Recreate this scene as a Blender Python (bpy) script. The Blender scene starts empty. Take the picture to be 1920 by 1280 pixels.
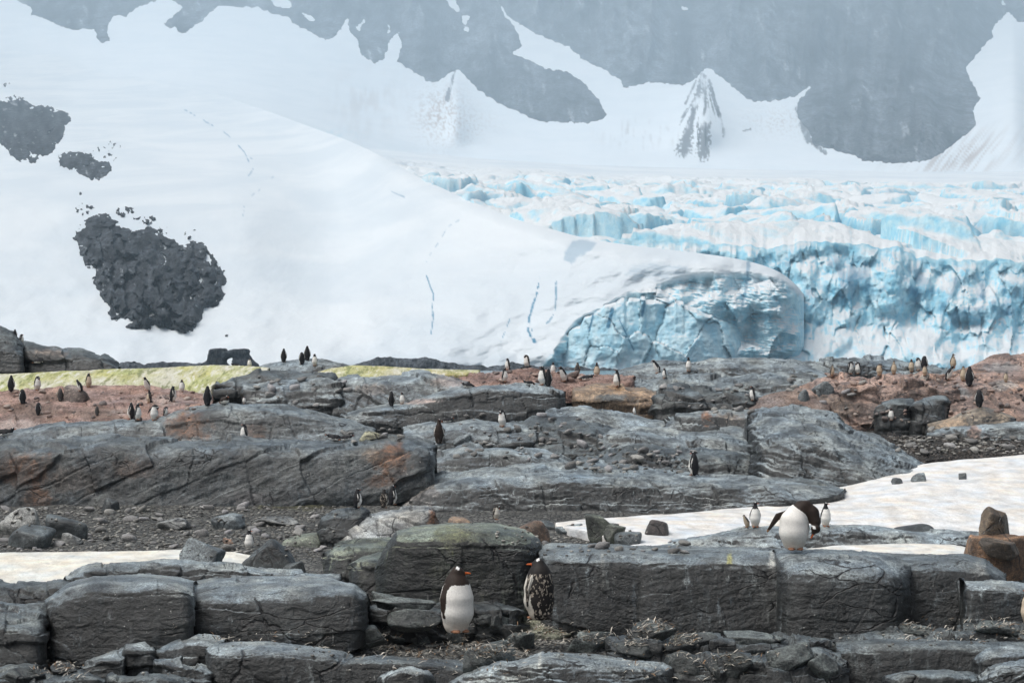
import bpy, math, random
import numpy as np
from mathutils import Vector

# ------------------------------------------------------------------ camera, world, sun, exposure
SC = bpy.context.scene
F, CX, HY, ZC = 3583.0, 960.0, 660.0, 6.5      # focal length and horizon in photo pixels, eye height above the sea
cam = bpy.data.objects.new("camera", bpy.data.cameras.new("camera"))
SC.collection.objects.link(cam)
cam.location = (0, 0, ZC)
cam.rotation_euler = (math.radians(90), 0, 0)
cam.data.sensor_width = 36.0
cam.data.lens = 36.0 * F / 1920.0
cam.data.shift_y = (HY - 640.0) / 1920.0
cam.data.clip_start = 0.5
cam.data.clip_end = 20000.0
SC.camera = cam

SUN_EL, SUN_AZ = math.radians(63), math.radians(-110)   # azimuth from straight ahead, left is negative
world = bpy.data.worlds.new("World")
SC.world = world
world.use_nodes = True
wn, wl = world.node_tree.nodes, world.node_tree.links
wn.clear()
wo = wn.new("ShaderNodeOutputWorld")
wb = wn.new("ShaderNodeBackground")
sky = wn.new("ShaderNodeTexSky")
sky.sky_type = 'NISHITA'
sky.sun_disc = False
sky.sun_elevation = SUN_EL
sky.sun_rotation = SUN_AZ
sky.air_density = 1.0
sky.dust_density = 6.0
sky.ozone_density = 1.0
hsv = wn.new("ShaderNodeHueSaturation")          # overcast: the blue is mostly gone
hsv.inputs['Saturation'].default_value = 0.42
wl.new(sky.outputs[0], hsv.inputs['Color'])
wl.new(hsv.outputs[0], wb.inputs['Color'])
wb.inputs['Strength'].default_value = 0.095
wl.new(wb.outputs[0], wo.inputs['Surface'])

sl = bpy.data.lights.new("sun", 'SUN')
sl.energy = 1.5
sl.angle = math.radians(40)
sl.color = (1.0, 0.97, 0.93)
sun = bpy.data.objects.new("sun", sl)
SC.collection.objects.link(sun)
sd_ = Vector((math.sin(SUN_AZ) * math.cos(SUN_EL), math.cos(SUN_AZ) * math.cos(SUN_EL), math.sin(SUN_EL)))
sun.rotation_euler = sd_.to_track_quat('Z', 'Y').to_euler()
sun.location = (0, 0, 300)

SC.view_settings.view_transform = 'Standard'
SC.view_settings.look = 'None'
SC.view_settings.exposure = 0.30
SC.view_settings.gamma = 1.0
SC.view_settings.use_curve_mapping = False
SC.cycles.use_denoising = True
SC.cycles.max_bounces = 6
SC.cycles.diffuse_bounces = 3
SC.cycles.glossy_bounces = 2
SC.cycles.volume_bounces = 2
SC.cycles.volume_step_rate = 1.0

# ------------------------------------------------------------------ numpy noise
RNG = np.random.default_rng(7)
_perm = RNG.permutation(256)
_perm = np.concatenate([_perm, _perm, _perm]).astype(np.int32)
_G = RNG.normal(size=(256, 3)); _G /= np.linalg.norm(_G, axis=1)[:, None]
_G = _G.astype(np.float32)
_R = RNG.random((256, 3)).astype(np.float32)


def _h(ix, iy, iz):
    return _perm[_perm[_perm[ix & 255] + (iy & 255)] + (iz & 255)]


_GX, _GY, _GZ = (np.ascontiguousarray(_G[:, k]) for k in range(3))


def perlin(P):
    P = np.asarray(P, np.float32)
    x, y, z = P[:, 0], P[:, 1], P[:, 2]
    fx, fy, fz = np.floor(x), np.floor(y), np.floor(z)
    ix, iy, iz = (a.astype(np.int32) & 255 for a in (fx, fy, fz))
    x = x - fx; y = y - fy; z = z - fz
    u, v, w = (t * t * t * (t * (t * 6 - 15) + 10) for t in (x, y, z))
    iz1 = (iz + 1) & 255; iy1 = (iy + 1) & 255

    def dot(h, a, b, c): return _GX[h] * a + _GY[h] * b + _GZ[h] * c
    out = []
    for k, xx in ((0, x), (1, x - 1)):
        a = _perm[(ix + k) & 255]
        b0 = _perm[a + iy]; b1 = _perm[a + iy1]
        z1 = z - 1; y1 = y - 1
        p00 = dot(_perm[b0 + iz], xx, y, z); p01 = dot(_perm[b0 + iz1], xx, y, z1)
        p10 = dot(_perm[b1 + iz], xx, y1, z); p11 = dot(_perm[b1 + iz1], xx, y1, z1)
        q0 = p00 + w * (p01 - p00); q1 = p10 + w * (p11 - p10)
        out.append(q0 + v * (q1 - q0))
    return (out[0] + u * (out[1] - out[0])) * 1.5


def fbm(P, o=4, gain=0.5):
    a, s, t = 1.0, 0, 0
    P = np.asarray(P, np.float32)
    for k in range(o):
        s = s + a * perlin(P + 17.3 * k)
        t += a
        a *= gain
        P = P * 2.03
    return s / t * 1.4


def voronoi(P):
    P = np.asarray(P, np.float32)
    I = np.floor(P).astype(np.int32)
    n = len(P)
    f1 = np.full(n, 9, np.float32); f2 = f1.copy()
    cid = np.zeros(n, np.int32); rel = np.zeros((n, 3), np.float32)
    for dx in (-1, 0, 1):
        for dy in (-1, 0, 1):
            for dz in (-1, 0, 1):
                h = _h(I[:, 0] + dx, I[:, 1] + dy, I[:, 2] + dz)
                s = I + np.array((dx, dy, dz)) + _R[h]
                r = P - s
                d = np.sqrt((r * r).sum(1))
                m = d < f1
                f2 = np.where(m, f1, np.minimum(f2, d))
                f1 = np.where(m, d, f1)
                cid = np.where(m, h, cid)
                rel[m] = r[m]
    return f1, f2, cid, rel


def sstep(a, b, x):
    t = np.clip((x - a) / (b - a), 0, 1)
    return t * t * (3 - 2 * t)


def at(px, py, d):
    return ((px - CX) / F * d, d, ZC - (py - HY) / F * d)


def atn(px, py, d):
    return np.stack([(px - CX) / F * d, d + 0 * px, ZC - (py - HY) / F * d], -1)


def to_px(V):
    return CX + V[..., 0] / V[..., 1] * F, HY - (V[..., 2] - ZC) / V[..., 1] * F


# ------------------------------------------------------------------ object helpers
def link(o, parent=None):
    SC.collection.objects.link(o)
    if parent is not None:
        o.parent = parent
    return o


def make_mesh(name, V, Q, mat=None, col=None, attrs=None, smooth=True, T=None):
    V = np.ascontiguousarray(V, np.float32); Q = np.ascontiguousarray(Q, np.int32)
    me = bpy.data.meshes.new(name)
    k = Q.shape[1]
    idx = Q.ravel(); start = np.arange(0, Q.size, k, dtype=np.int32)
    if T is not None:
        idx = np.concatenate([idx, np.ascontiguousarray(T, np.int32).ravel()])
        start = np.concatenate([start, Q.size + np.arange(0, T.size, 3, dtype=np.int32)])
    me.vertices.add(len(V)); me.vertices.foreach_set("co", V.ravel())
    me.loops.add(len(idx)); me.loops.foreach_set("vertex_index", idx)
    me.polygons.add(len(start))
    me.polygons.foreach_set("loop_start", start)
    me.polygons.foreach_set("use_smooth", np.full(len(start), smooth, bool))
    me.update(calc_edges=True)
    if col is not None:
        a = me.color_attributes.new("col", 'FLOAT_COLOR', 'POINT')
        c = np.ones((len(V), 4), np.float32); c[:, :3] = col
        a.data.foreach_set("color", c.ravel())
    for nm, arr in (attrs or {}).items():
        a = me.attributes.new(nm, 'FLOAT', 'POINT')
        a.data.foreach_set("value", np.ascontiguousarray(arr, np.float32))
    if mat is not None:
        me.materials.append(mat)
    me.validate()
    return me


def tag(o, label=None, cat=None, group=None, kind=None):
    if label: o["label"] = label
    if cat: o["category"] = cat
    if group: o["group"] = group
    if kind: o["kind"] = kind
    return o


def place(name, V, Q, mat, col=None, attrs=None, smooth=True, origin=None, parent=None, T=None):
    V = np.asarray(V, np.float64)
    if origin is None:
        origin = np.array([V[:, 0].mean(), V[:, 1].mean(), V[:, 2].min()])
    me = make_mesh(name, V - origin, Q, mat, col, attrs, smooth, T)
    o = bpy.data.objects.new(name, me)
    o.location = origin
    return link(o, parent)


def grid_quads(nu, nv, base=0, flip=False):
    i = np.arange(nu - 1)[:, None]; j = np.arange(nv - 1)[None, :]
    a = (i * nv + j).ravel() + base
    q = np.stack([a, a + nv, a + nv + 1, a + 1], 1)
    return q[:, ::-1] if flip else q


def grid_normals(G):
    du = np.gradient(G, axis=0); dv = np.gradient(G, axis=1)
    n = np.cross(du, dv)
    return n / (np.linalg.norm(n, axis=-1, keepdims=True) + 1e-9)


# ------------------------------------------------------------------ materials
def nodes(name):
    m = bpy.data.materials.new(name); m.use_nodes = True
    nt = m.node_tree
    for x in list(nt.nodes): nt.nodes.remove(x)
    out = nt.nodes.new("ShaderNodeOutputMaterial")
    bs = nt.nodes.new("ShaderNodeBsdfPrincipled")
    nt.links.new(bs.outputs[0], out.inputs['Surface'])
    return m, nt, bs


class NT:
    """tiny helper to write node trees in one line each"""
    def __init__(s, nt): s.nt = nt
    def n(s, t, **kw):
        x = s.nt.nodes.new(t)
        for k, v in kw.items(): setattr(x, k, v)
        return x
    def l(s, a, b): s.nt.links.new(a, b)
    def attr(s, name): return s.n("ShaderNodeAttribute", attribute_name=name)
    def obj(s): return s.n("ShaderNodeTexCoord").outputs['Object']
    def pos(s): return s.n("ShaderNodeNewGeometry").outputs['Position']
    def nrm(s): return s.n("ShaderNodeNewGeometry").outputs['Normal']
    def scale(s, v, sc, loc=(0, 0, 0), rot=(0, 0, 0)):
        m = s.n("ShaderNodeMapping")
        m.inputs['Scale'].default_value = sc if hasattr(sc, '__len__') else (sc,) * 3
        m.inputs['Location'].default_value = loc
        m.inputs['Rotation'].default_value = rot
        s.l(v, m.inputs['Vector']); return m.outputs[0]
    def noise(s, v, scale=1.0, detail=6, rough=0.55, dist=0.0):
        x = s.n("ShaderNodeTexNoise")
        x.inputs['Scale'].default_value = scale; x.inputs['Detail'].default_value = detail
        x.inputs['Roughness'].default_value = rough; x.inputs['Distortion'].default_value = dist
        s.l(v, x.inputs['Vector']); return x.outputs[0]
    def vor(s, v, scale=1.0, feature='DISTANCE_TO_EDGE', out=0):
        x = s.n("ShaderNodeTexVoronoi", feature=feature)
        x.inputs['Scale'].default_value = scale
        s.l(v, x.inputs['Vector']); return x.outputs[out]
    def ramp(s, v, a, b, lo=0.0, hi=1.0, smooth=True):
        x = s.n("ShaderNodeMapRange", interpolation_type='SMOOTHSTEP' if smooth else 'LINEAR')
        x.inputs[1].default_value = a; x.inputs[2].default_value = b
        x.inputs[3].default_value = lo; x.inputs[4].default_value = hi
        s.l(v, x.inputs[0]); return x.outputs[0]
    def math(s, op, a, b=None, c=None):
        x = s.n("ShaderNodeMath", operation=op)
        for i, v in enumerate((a, b, c)):
            if v is None: continue
            if isinstance(v, (int, float)): x.inputs[i].default_value = v
            else: s.l(v, x.inputs[i])
        return x.outputs[0]
    def mix(s, f, a, b, mode='MIX'):
        x = s.n("ShaderNodeMix", data_type='RGBA', blend_type=mode)
        for i, v in ((0, f), (6, a), (7, b)):
            if isinstance(v, (int, float)): x.inputs[i].default_value = v
            elif isinstance(v, tuple): x.inputs[i].default_value = (*v, 1)
            else: s.l(v, x.inputs[i])
        return x.outputs[2]
    def sepz(s, v):
        x = s.n("ShaderNodeSeparateXYZ"); s.l(v, x.inputs[0]); return x.outputs
    def bump(s, h, dist, strength=1.0, normal=None):
        x = s.n("ShaderNodeBump")
        x.inputs['Distance'].default_value = dist; x.inputs['Strength'].default_value = strength
        s.l(h, x.inputs['Height'])
        if normal is not None: s.l(normal, x.inputs['Normal'])
        return x.outputs[0]


def mat_rock(name="wet_bedrock", streak=1.0):
    m, nt, bs = nodes(name); N = NT(nt)
    p = N.pos(); nz = N.sepz(N.nrm())[2]
    c = N.attr("col").outputs['Color']
    big = N.noise(p, 1.1, 7, 0.68, 0.4)
    mid = N.noise(N.scale(p, (1, 1, 1.6), (7, 3, 1)), 6.0, 6, 0.7)
    fine = N.noise(p, 42.0, 4, 0.75)
    c1 = N.mix(1.0, c, N.mix(N.ramp(big, 0.34, 0.68), (0.36, 0.37, 0.38), (1.55, 1.55, 1.52)), 'MULTIPLY')
    c1 = N.mix(1.0, c1, N.mix(N.ramp(mid, 0.32, 0.70), (0.52, 0.52, 0.53), (1.45, 1.45, 1.43)), 'MULTIPLY')
    c2 = N.mix(1.0, c1, N.mix(N.ramp(fine, 0.30, 0.70), (0.34, 0.34, 0.35), (1.85, 1.85, 1.8)), 'MULTIPLY')
    # black lichen and water streaks running down, plus shade painted over the steep faces
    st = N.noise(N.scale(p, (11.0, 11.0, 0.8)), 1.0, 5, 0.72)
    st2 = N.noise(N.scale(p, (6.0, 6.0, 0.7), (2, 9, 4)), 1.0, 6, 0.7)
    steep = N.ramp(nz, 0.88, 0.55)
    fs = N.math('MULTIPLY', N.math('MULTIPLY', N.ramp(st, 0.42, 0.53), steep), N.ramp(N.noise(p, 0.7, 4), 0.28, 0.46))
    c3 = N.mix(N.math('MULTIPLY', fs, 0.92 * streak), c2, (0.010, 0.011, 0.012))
    fb = N.math('MULTIPLY', N.ramp(st2, 0.31, 0.47), steep)  # broad dark layer puts the shade of steep faces into the colour
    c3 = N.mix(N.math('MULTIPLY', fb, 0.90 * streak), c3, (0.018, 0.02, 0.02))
    # straight hair cracks
    wv = N.n("ShaderNodeVectorMath", operation='MULTIPLY_ADD')
    nv = N.n("ShaderNodeTexNoise"); nv.inputs['Scale'].default_value = 2.2; nv.inputs['Detail'].default_value = 6
    N.l(p, nv.inputs['Vector']); N.l(nv.outputs[1], wv.inputs[0]); wv.inputs[1].default_value = (0.3, 0.3, 0.3); N.l(p, wv.inputs[2])
    cr = N.vor(N.scale(wv.outputs[0], (1.0, 1.0, 0.8), (0, 0, 0), (0.2, 0.3, 0.5)), 0.85)
    cr2 = N.vor(N.scale(wv.outputs[0], (0.7, 0.7, 2.4), (3, 1, 2), (0.15, -0.2, 0)), 1.9)
    k1 = N.math('MAXIMUM', N.ramp(cr, 0.0, 0.018), N.ramp(N.noise(N.scale(p, 1.0, (1, 5, 9)), 0.6, 3), 0.40, 0.44)); k2 = N.math('MAXIMUM', N.ramp(cr2, 0.0, 0.03), N.ramp(N.noise(p, 0.7, 3), 0.40, 0.45))
    ck = N.math('MULTIPLY', k1, k2)
    c4 = N.mix(ck, (0.018, 0.018, 0.019), c3)
    # thin white droppings running down
    gu = N.noise(N.scale(p, (13.0, 13.0, 1.2), (5, 3, 8)), 1.0, 4, 0.6)
    gm = N.math('MULTIPLY', N.ramp(gu, 0.66, 0.72), N.ramp(N.noise(p, 1.0, 3, 0.5), 0.52, 0.62))
    sp = N.math('MULTIPLY', N.ramp(N.noise(N.scale(p, 1.0, (8, 8, 1)), 30.0, 2), 0.70, 0.75), N.ramp(N.noise(p, 0.6, 2), 0.5, 0.6))
    c5 = N.mix(N.math('MULTIPLY', N.math('MAXIMUM', gm, sp), 0.6), c4, (0.55, 0.55, 0.52))
    N.l(c5, bs.inputs['Base Color'])
    N.l(N.ramp(mid, 0.3, 0.75, 0.32, 0.56), bs.inputs['Roughness'])
    bs.inputs['Specular IOR Level'].default_value = 0.6
    h = N.math('ADD', N.math('ADD', mid, N.math('MULTIPLY', fine, 0.25)), N.math('MULTIPLY', ck, 0.5))
    N.l(N.bump(h, 0.05, 0.85), bs.inputs['Normal'])
    return m


def mat_plain(name, rough=0.7, nscale=30.0, lo=0.75, hi=1.25, bump=0.01, spec=0.3):
    m, nt, bs = nodes(name); N = NT(nt)
    p = N.obj()
    c = N.attr("col").outputs['Color']
    n = N.noise(p, nscale, 5, 0.65)
    N.l(N.mix(1.0, c, N.mix(N.ramp(n, 0.3, 0.7), (lo,) * 3, (hi,) * 3), 'MULTIPLY'), bs.inputs['Base Color'])
    bs.inputs['Roughness'].default_value = rough
    bs.inputs['Specular IOR Level'].default_value = spec
    if bump: N.l(N.bump(n, bump, 0.8), bs.inputs['Normal'])
    return m


def mat_gravel():
    m, nt, bs = nodes("gravel_and_soil"); N = NT(nt)
    p = N.pos()
    c = N.attr("col").outputs['Color']
    v = N.vor(p, 7.0, 'F1', 1); ed = N.vor(p, 7.0); e2 = N.vor(p, 19.0)
    tone = N.sepz(v)[0]
    c1 = N.mix(1.0, c, N.mix(tone, (0.45, 0.46, 0.47), (1.7, 1.65, 1.6)), 'MULTIPLY')
    c2 = N.mix(N.ramp(ed, 0.0, 0.16), (0.02, 0.02, 0.019), c1)
    c3 = N.mix(1.0, c2, N.mix(N.noise(p, 40.0, 4), (0.4, 0.4, 0.4), (1.6, 1.6, 1.6)), 'MULTIPLY')
    N.l(c3, bs.inputs['Base Color']); bs.inputs['Roughness'].default_value = 0.75
    h = N.math('ADD', N.ramp(ed, 0, 0.3), N.math('MULTIPLY', N.ramp(e2, 0, 0.3), 0.4))
    N.l(N.bump(h, 0.06, 1.0), bs.inputs['Normal'])
    return m


def mat_guano():
    m, nt, bs = nodes("guano_stained_ground"); N = NT(nt)
    p = N.pos()
    c = N.attr("col").outputs['Color']
    n1 = N.noise(N.scale(p, (1, 0.6, 2)), 1.3, 7, 0.65); n2 = N.noise(p, 14.0, 6, 0.72)
    c1 = N.mix(1.0, c, N.mix(N.ramp(n1, 0.3, 0.7), (0.62, 0.55, 0.53), (1.35, 1.38, 1.4)), 'MULTIPLY')
    c2 = N.mix(1.0, c1, N.mix(N.ramp(n2, 0.3, 0.7), (0.35, 0.34, 0.34), (1.55, 1.55, 1.55)), 'MULTIPLY')
    N.l(c2, bs.inputs['Base Color']); bs.inputs['Roughness'].default_value = 0.75
    N.l(N.bump(N.math('ADD', n1, n2), 0.12, 1.0), bs.inputs['Normal'])
    return m


def mat_snow_near():
    m, nt, bs = nodes("old_snow"); N = NT(nt)
    p = N.pos()
    c = N.attr("col").outputs['Color']
    n = N.noise(N.scale(p, (0.7, 0.25, 1)), 2.2, 7, 0.62)
    d = N.noise(N.scale(p, (0.8, 0.22, 1), (3, 7, 1)), 5.0, 6, 0.7)
    c1 = N.mix(N.ramp(n, 0.5, 0.75, 0.0, 0.16), c, (0.66, 0.64, 0.54))
    c2 = N.mix(N.ramp(d, 0.62, 0.80, 0.0, 0.22), c1, (0.45, 0.43, 0.34))
    N.l(c2, bs.inputs['Base Color']); bs.inputs['Roughness'].default_value = 0.6
    N.l(N.bump(N.noise(p, 4.5, 6, 0.6), 0.12, 0.9), bs.inputs['Normal'])
    return m


def mat_algae():
    m, nt, bs = nodes("green_algae_snow"); N = NT(nt)
    p = N.pos()
    c = N.attr("col").outputs['Color']
    n = N.noise(N.scale(p, (1, 0.13, 1)), 2.6, 8, 0.75); n2 = N.noise(N.scale(p, (1, 0.15, 1), (4, 4, 4)), 0.6, 6, 0.65)
    c1 = N.mix(N.ramp(n2, 0.34, 0.60), (0.64, 0.62, 0.50), c)
    c2 = N.mix(N.ramp(n, 0.51, 0.60, 0.0, 0.8), c1, (0.17, 0.20, 0.06))
    c3 = N.mix(N.ramp(n, 0.48, 0.41, 0.0, 0.85), c2, (0.74, 0.73, 0.66))
    N.l(c3, bs.inputs['Base Color']); bs.inputs['Roughness'].default_value = 0.7
    N.l(N.bump(n, 0.15, 0.8), bs.inputs['Normal'])
    return m


def mat_snow_far():
    """mountain snow: colour attribute carries dirt and ice patches"""
    m, nt, bs = nodes("mountain_snow"); N = NT(nt)
    p = N.pos()
    c = N.attr("col").outputs['Color']
    n = N.noise(N.scale(p, (0.012, 0.004, 0.02)), 1.0, 6, 0.6)
    c1 = N.mix(1.0, c, N.mix(N.ramp(n, 0.3, 0.7), (0.955, 0.97, 0.98), (1.02, 1.02, 1.02)), 'MULTIPLY')
    N.l(c1, bs.inputs['Base Color']); bs.inputs['Roughness'].default_value = 0.8
    bs.inputs['Specular IOR Level'].default_value = 0.1
    N.l(N.bump(N.noise(N.scale(p, (1, 0.3, 1)), 0.06, 8, 0.6), 3.0, 0.25), bs.inputs['Normal'])
    return m


def mat_ice(name="glacier_ice", lo=0.50, hi=0.80):
    """snow lies on the flats, blue ice shows on every broken steep face"""
    m, nt, bs = nodes(name); N = NT(nt)
    p = N.pos(); g = N.nrm()
    nz = N.sepz(g)[2]
    n = N.noise(p, 0.09, 7, 0.65); n2 = N.noise(N.scale(p, (1.0, 1.0, 0.6)), 0.22, 6, 0.65)
    k = N.math('ADD', nz, N.math('MULTIPLY', N.math('SUBTRACT', n, 0.5), 0.55))
    ice = N.mix(N.ramp(n2, 0.3, 0.7), (0.30, 0.70, 0.89), (0.62, 0.87, 0.95))
    c = N.mix(N.ramp(k, lo, hi), ice, (0.84, 0.875, 0.89))
    drift = N.noise(N.scale(p, (0.010, 0.0035, 0.022)), 1.0, 7, 0.62, 0.6)
    snow = N.mix(N.ramp(drift, 0.34, 0.66), (0.70, 0.765, 0.81), (0.80, 0.845, 0.87))
    c = N.mix(N.attr("cover").outputs['Fac'], c, snow)
    c = N.mix(N.attr("deep").outputs['Fac'], c, (0.09, 0.27, 0.42))
    N.l(c, bs.inputs['Base Color']); bs.inputs['Roughness'].default_value = 0.6
    bs.inputs['Specular IOR Level'].default_value = 0.2
    rough_here = N.math('SUBTRACT', 1.0, N.math('MULTIPLY', N.attr("cover").outputs['Fac'], 0.72))
    N.l(N.bump(N.math('MULTIPLY', N.noise(p, 0.35, 8, 0.68), rough_here), 1.5, 0.8), bs.inputs['Normal'])
    return m


def mat_cliff(name="mountain_cliff", sc=0.02, bumpd=10.0, vert=0.35):
    m, nt, bs = nodes(name); N = NT(nt)
    p = N.pos()
    c = N.attr("col").outputs['Color']
    n = N.noise(N.scale(p, (1, 0.22, vert)), sc, 9, 0.7)
    n2 = N.noise(N.scale(p, (1, 0.22, 0.5), (9, 2, 4)), sc * 7, 7, 0.7)
    c1 = N.mix(1.0, c, N.mix(N.ramp(n, 0.3, 0.7), (0.22,) * 3, (2.3,) * 3), 'MULTIPLY')
    c1 = N.mix(1.0, c1, N.mix(N.ramp(n2, 0.3, 0.7), (0.45,) * 3, (1.6,) * 3), 'MULTIPLY')
    N.l(c1, bs.inputs['Base Color']); bs.inputs['Roughness'].default_value = 0.85
    bs.inputs['Specular IOR Level'].default_value = 0.25
    N.l(N.bump(N.math('ADD', n, N.math('MULTIPLY', n2, 0.5)), bumpd, 1.0), bs.inputs['Normal'])
    return m


def mat_sea():
    m, nt, bs = nodes("sea_water"); N = NT(nt)
    p = N.pos()
    bs.inputs['Base Color'].default_value = (0.10, 0.16, 0.19, 1)
    bs.inputs['Roughness'].default_value = 0.25
    N.l(N.bump(N.noise(N.scale(p, (1, 0.3, 1)), 0.8, 5, 0.6), 0.15, 0.4), bs.inputs['Normal'])
    return m


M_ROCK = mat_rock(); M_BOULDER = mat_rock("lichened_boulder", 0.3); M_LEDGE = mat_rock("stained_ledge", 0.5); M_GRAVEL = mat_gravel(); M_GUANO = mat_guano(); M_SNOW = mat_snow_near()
M_ALGAE = mat_algae(); M_FAR = mat_snow_far(); M_ICE = mat_ice(); M_FIELD = mat_ice("icefall", 0.66, 0.91); M_WALL = mat_ice("ice_wall", 0.66, 0.96); M_CLIFF = mat_cliff()
M_NUN = mat_cliff("nunatak_rock", 0.22, 2.2, 0.7); M_SEA = mat_sea()
M_STONE = mat_plain("loose_stone", 0.6, 9.0, 0.55, 1.45, 0.04, 0.5)

# ================================================================== the far setting
def interp_poly(poly, x):
    p = np.array(poly, float)
    return np.interp(x, p[:, 0], p[:, 1])


_SMOOTH = {}


def smooth_poly(poly, x, frac=0.035):
    """linear table rounded by a Gaussian, so that no kink shows in smooth snow"""
    key = (tuple(poly), frac)
    if key not in _SMOOTH:
        p = np.array(poly, float)
        g = np.linspace(p[0, 0], p[-1, 0], 1500); y = np.interp(g, p[:, 0], p[:, 1])
        n = int(1500 * frac); k = np.exp(-0.5 * (np.arange(-3 * n, 3 * n + 1) / n) ** 2); k /= k.sum()
        yp = np.concatenate([2 * y[0] - y[1:3 * n + 1][::-1], y, 2 * y[-1] - y[-3 * n - 1:-1][::-1]])
        _SMOOTH[key] = (g, np.convolve(yp, k, 'valid'))
    g, y = _SMOOTH[key]
    return np.interp(x, g, y)


def seg_dist(px, py, poly, closed=True):
    P = np.array(poly, float)
    A = P; B = np.roll(P, -1, 0)
    if not closed: A, B = P[:-1], P[1:]
    best = np.full(px.shape, 1e9)
    for (ax, ay), (bx, by) in zip(A, B):
        dx, dy = bx - ax, by - ay
        t = np.clip(((px - ax) * dx + (py - ay) * dy) / (dx * dx + dy * dy + 1e-9), 0, 1)
        best = np.minimum(best, (px - ax - t * dx) ** 2 + (py - ay - t * dy) ** 2)
    return np.sqrt(best)


def inside(px, py, poly):
    P = np.array(poly, float); c = np.zeros(px.shape, bool)
    j = len(P) - 1
    for i in range(len(P)):
        (xi, yi), (xj, yj) = P[i], P[j]
        if yi != yj:
            c ^= ((yi > py) != (yj > py)) & (px < (xj - xi) * (py - yi) / (yj - yi) + xi)
        j = i
    return c


def sdist(px, py, poly):
    d = seg_dist(px, py, poly)
    return np.where(inside(px, py, poly), d, -d)


def noise_px(px, py, s, o=4, z=0.0):
    P = np.stack([px.ravel() / s, py.ravel() / s, np.full(px.size, z)], 1)
    return fbm(P, o).reshape(px.shape)


SNOW_FAR = np.array((0.77, 0.82, 0.855))
ICE_BLUE = np.array((0.50, 0.72, 0.83))
ICE_DEEP = np.array((0.05, 0.17, 0.30))
DIRT = np.array((0.36, 0.28, 0.23))
DARK_ROCK = np.array((0.048, 0.054, 0.061))

_PL = [(-90, 7600), (0, 6500), (60, 5500), (150, 3700), (240, 2300), (300, 1640), (400, 1150), (500, 945), (600, 810), (690, 708), (730, 690)]
_PR = [(-90, 8000), (0, 7300), (150, 5400), (230, 4300), (300, 3500), (345, 2900), (400, 2750), (730, 2700)]
DOME_TOP = [(-120, 60), (0, 85), (200, 120), (400, 175), (520, 215), (600, 245), (650, 262), (700, 285), (760, 318), (800, 340), (850, 362), (900, 385),
            (950, 403), (1000, 420), (1050, 434), (1100, 448), (1200, 462), (1300, 473), (1380, 484), (1430, 496), (1470, 512), (1495, 530), (1508, 552)]


def back_depth(px, py):
    w = sstep(300, 900, px)
    D = smooth_poly(_PL, py) * (1 - w) + smooth_poly(_PR, py) * w
    # snow cones lean out of the cirque wall
    for cx, y0, y1, wd, amp in ((855, 130, 300, 62, 600), (1322, 128, 310, 75, 800), (1900, 20, 360, 90, 800)):
        t = np.clip((py - y0) / (y1 - y0), 0, 1)
        wid = wd * (0.2 + 1.2 * t)
        r = np.abs(px - cx) / wid
        D = D - amp * np.exp(-np.sqrt(r * r + 0.05) * 1.2) * sstep(0, 0.5, t) * sstep(1.0, 0.55, t)
    return D


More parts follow.
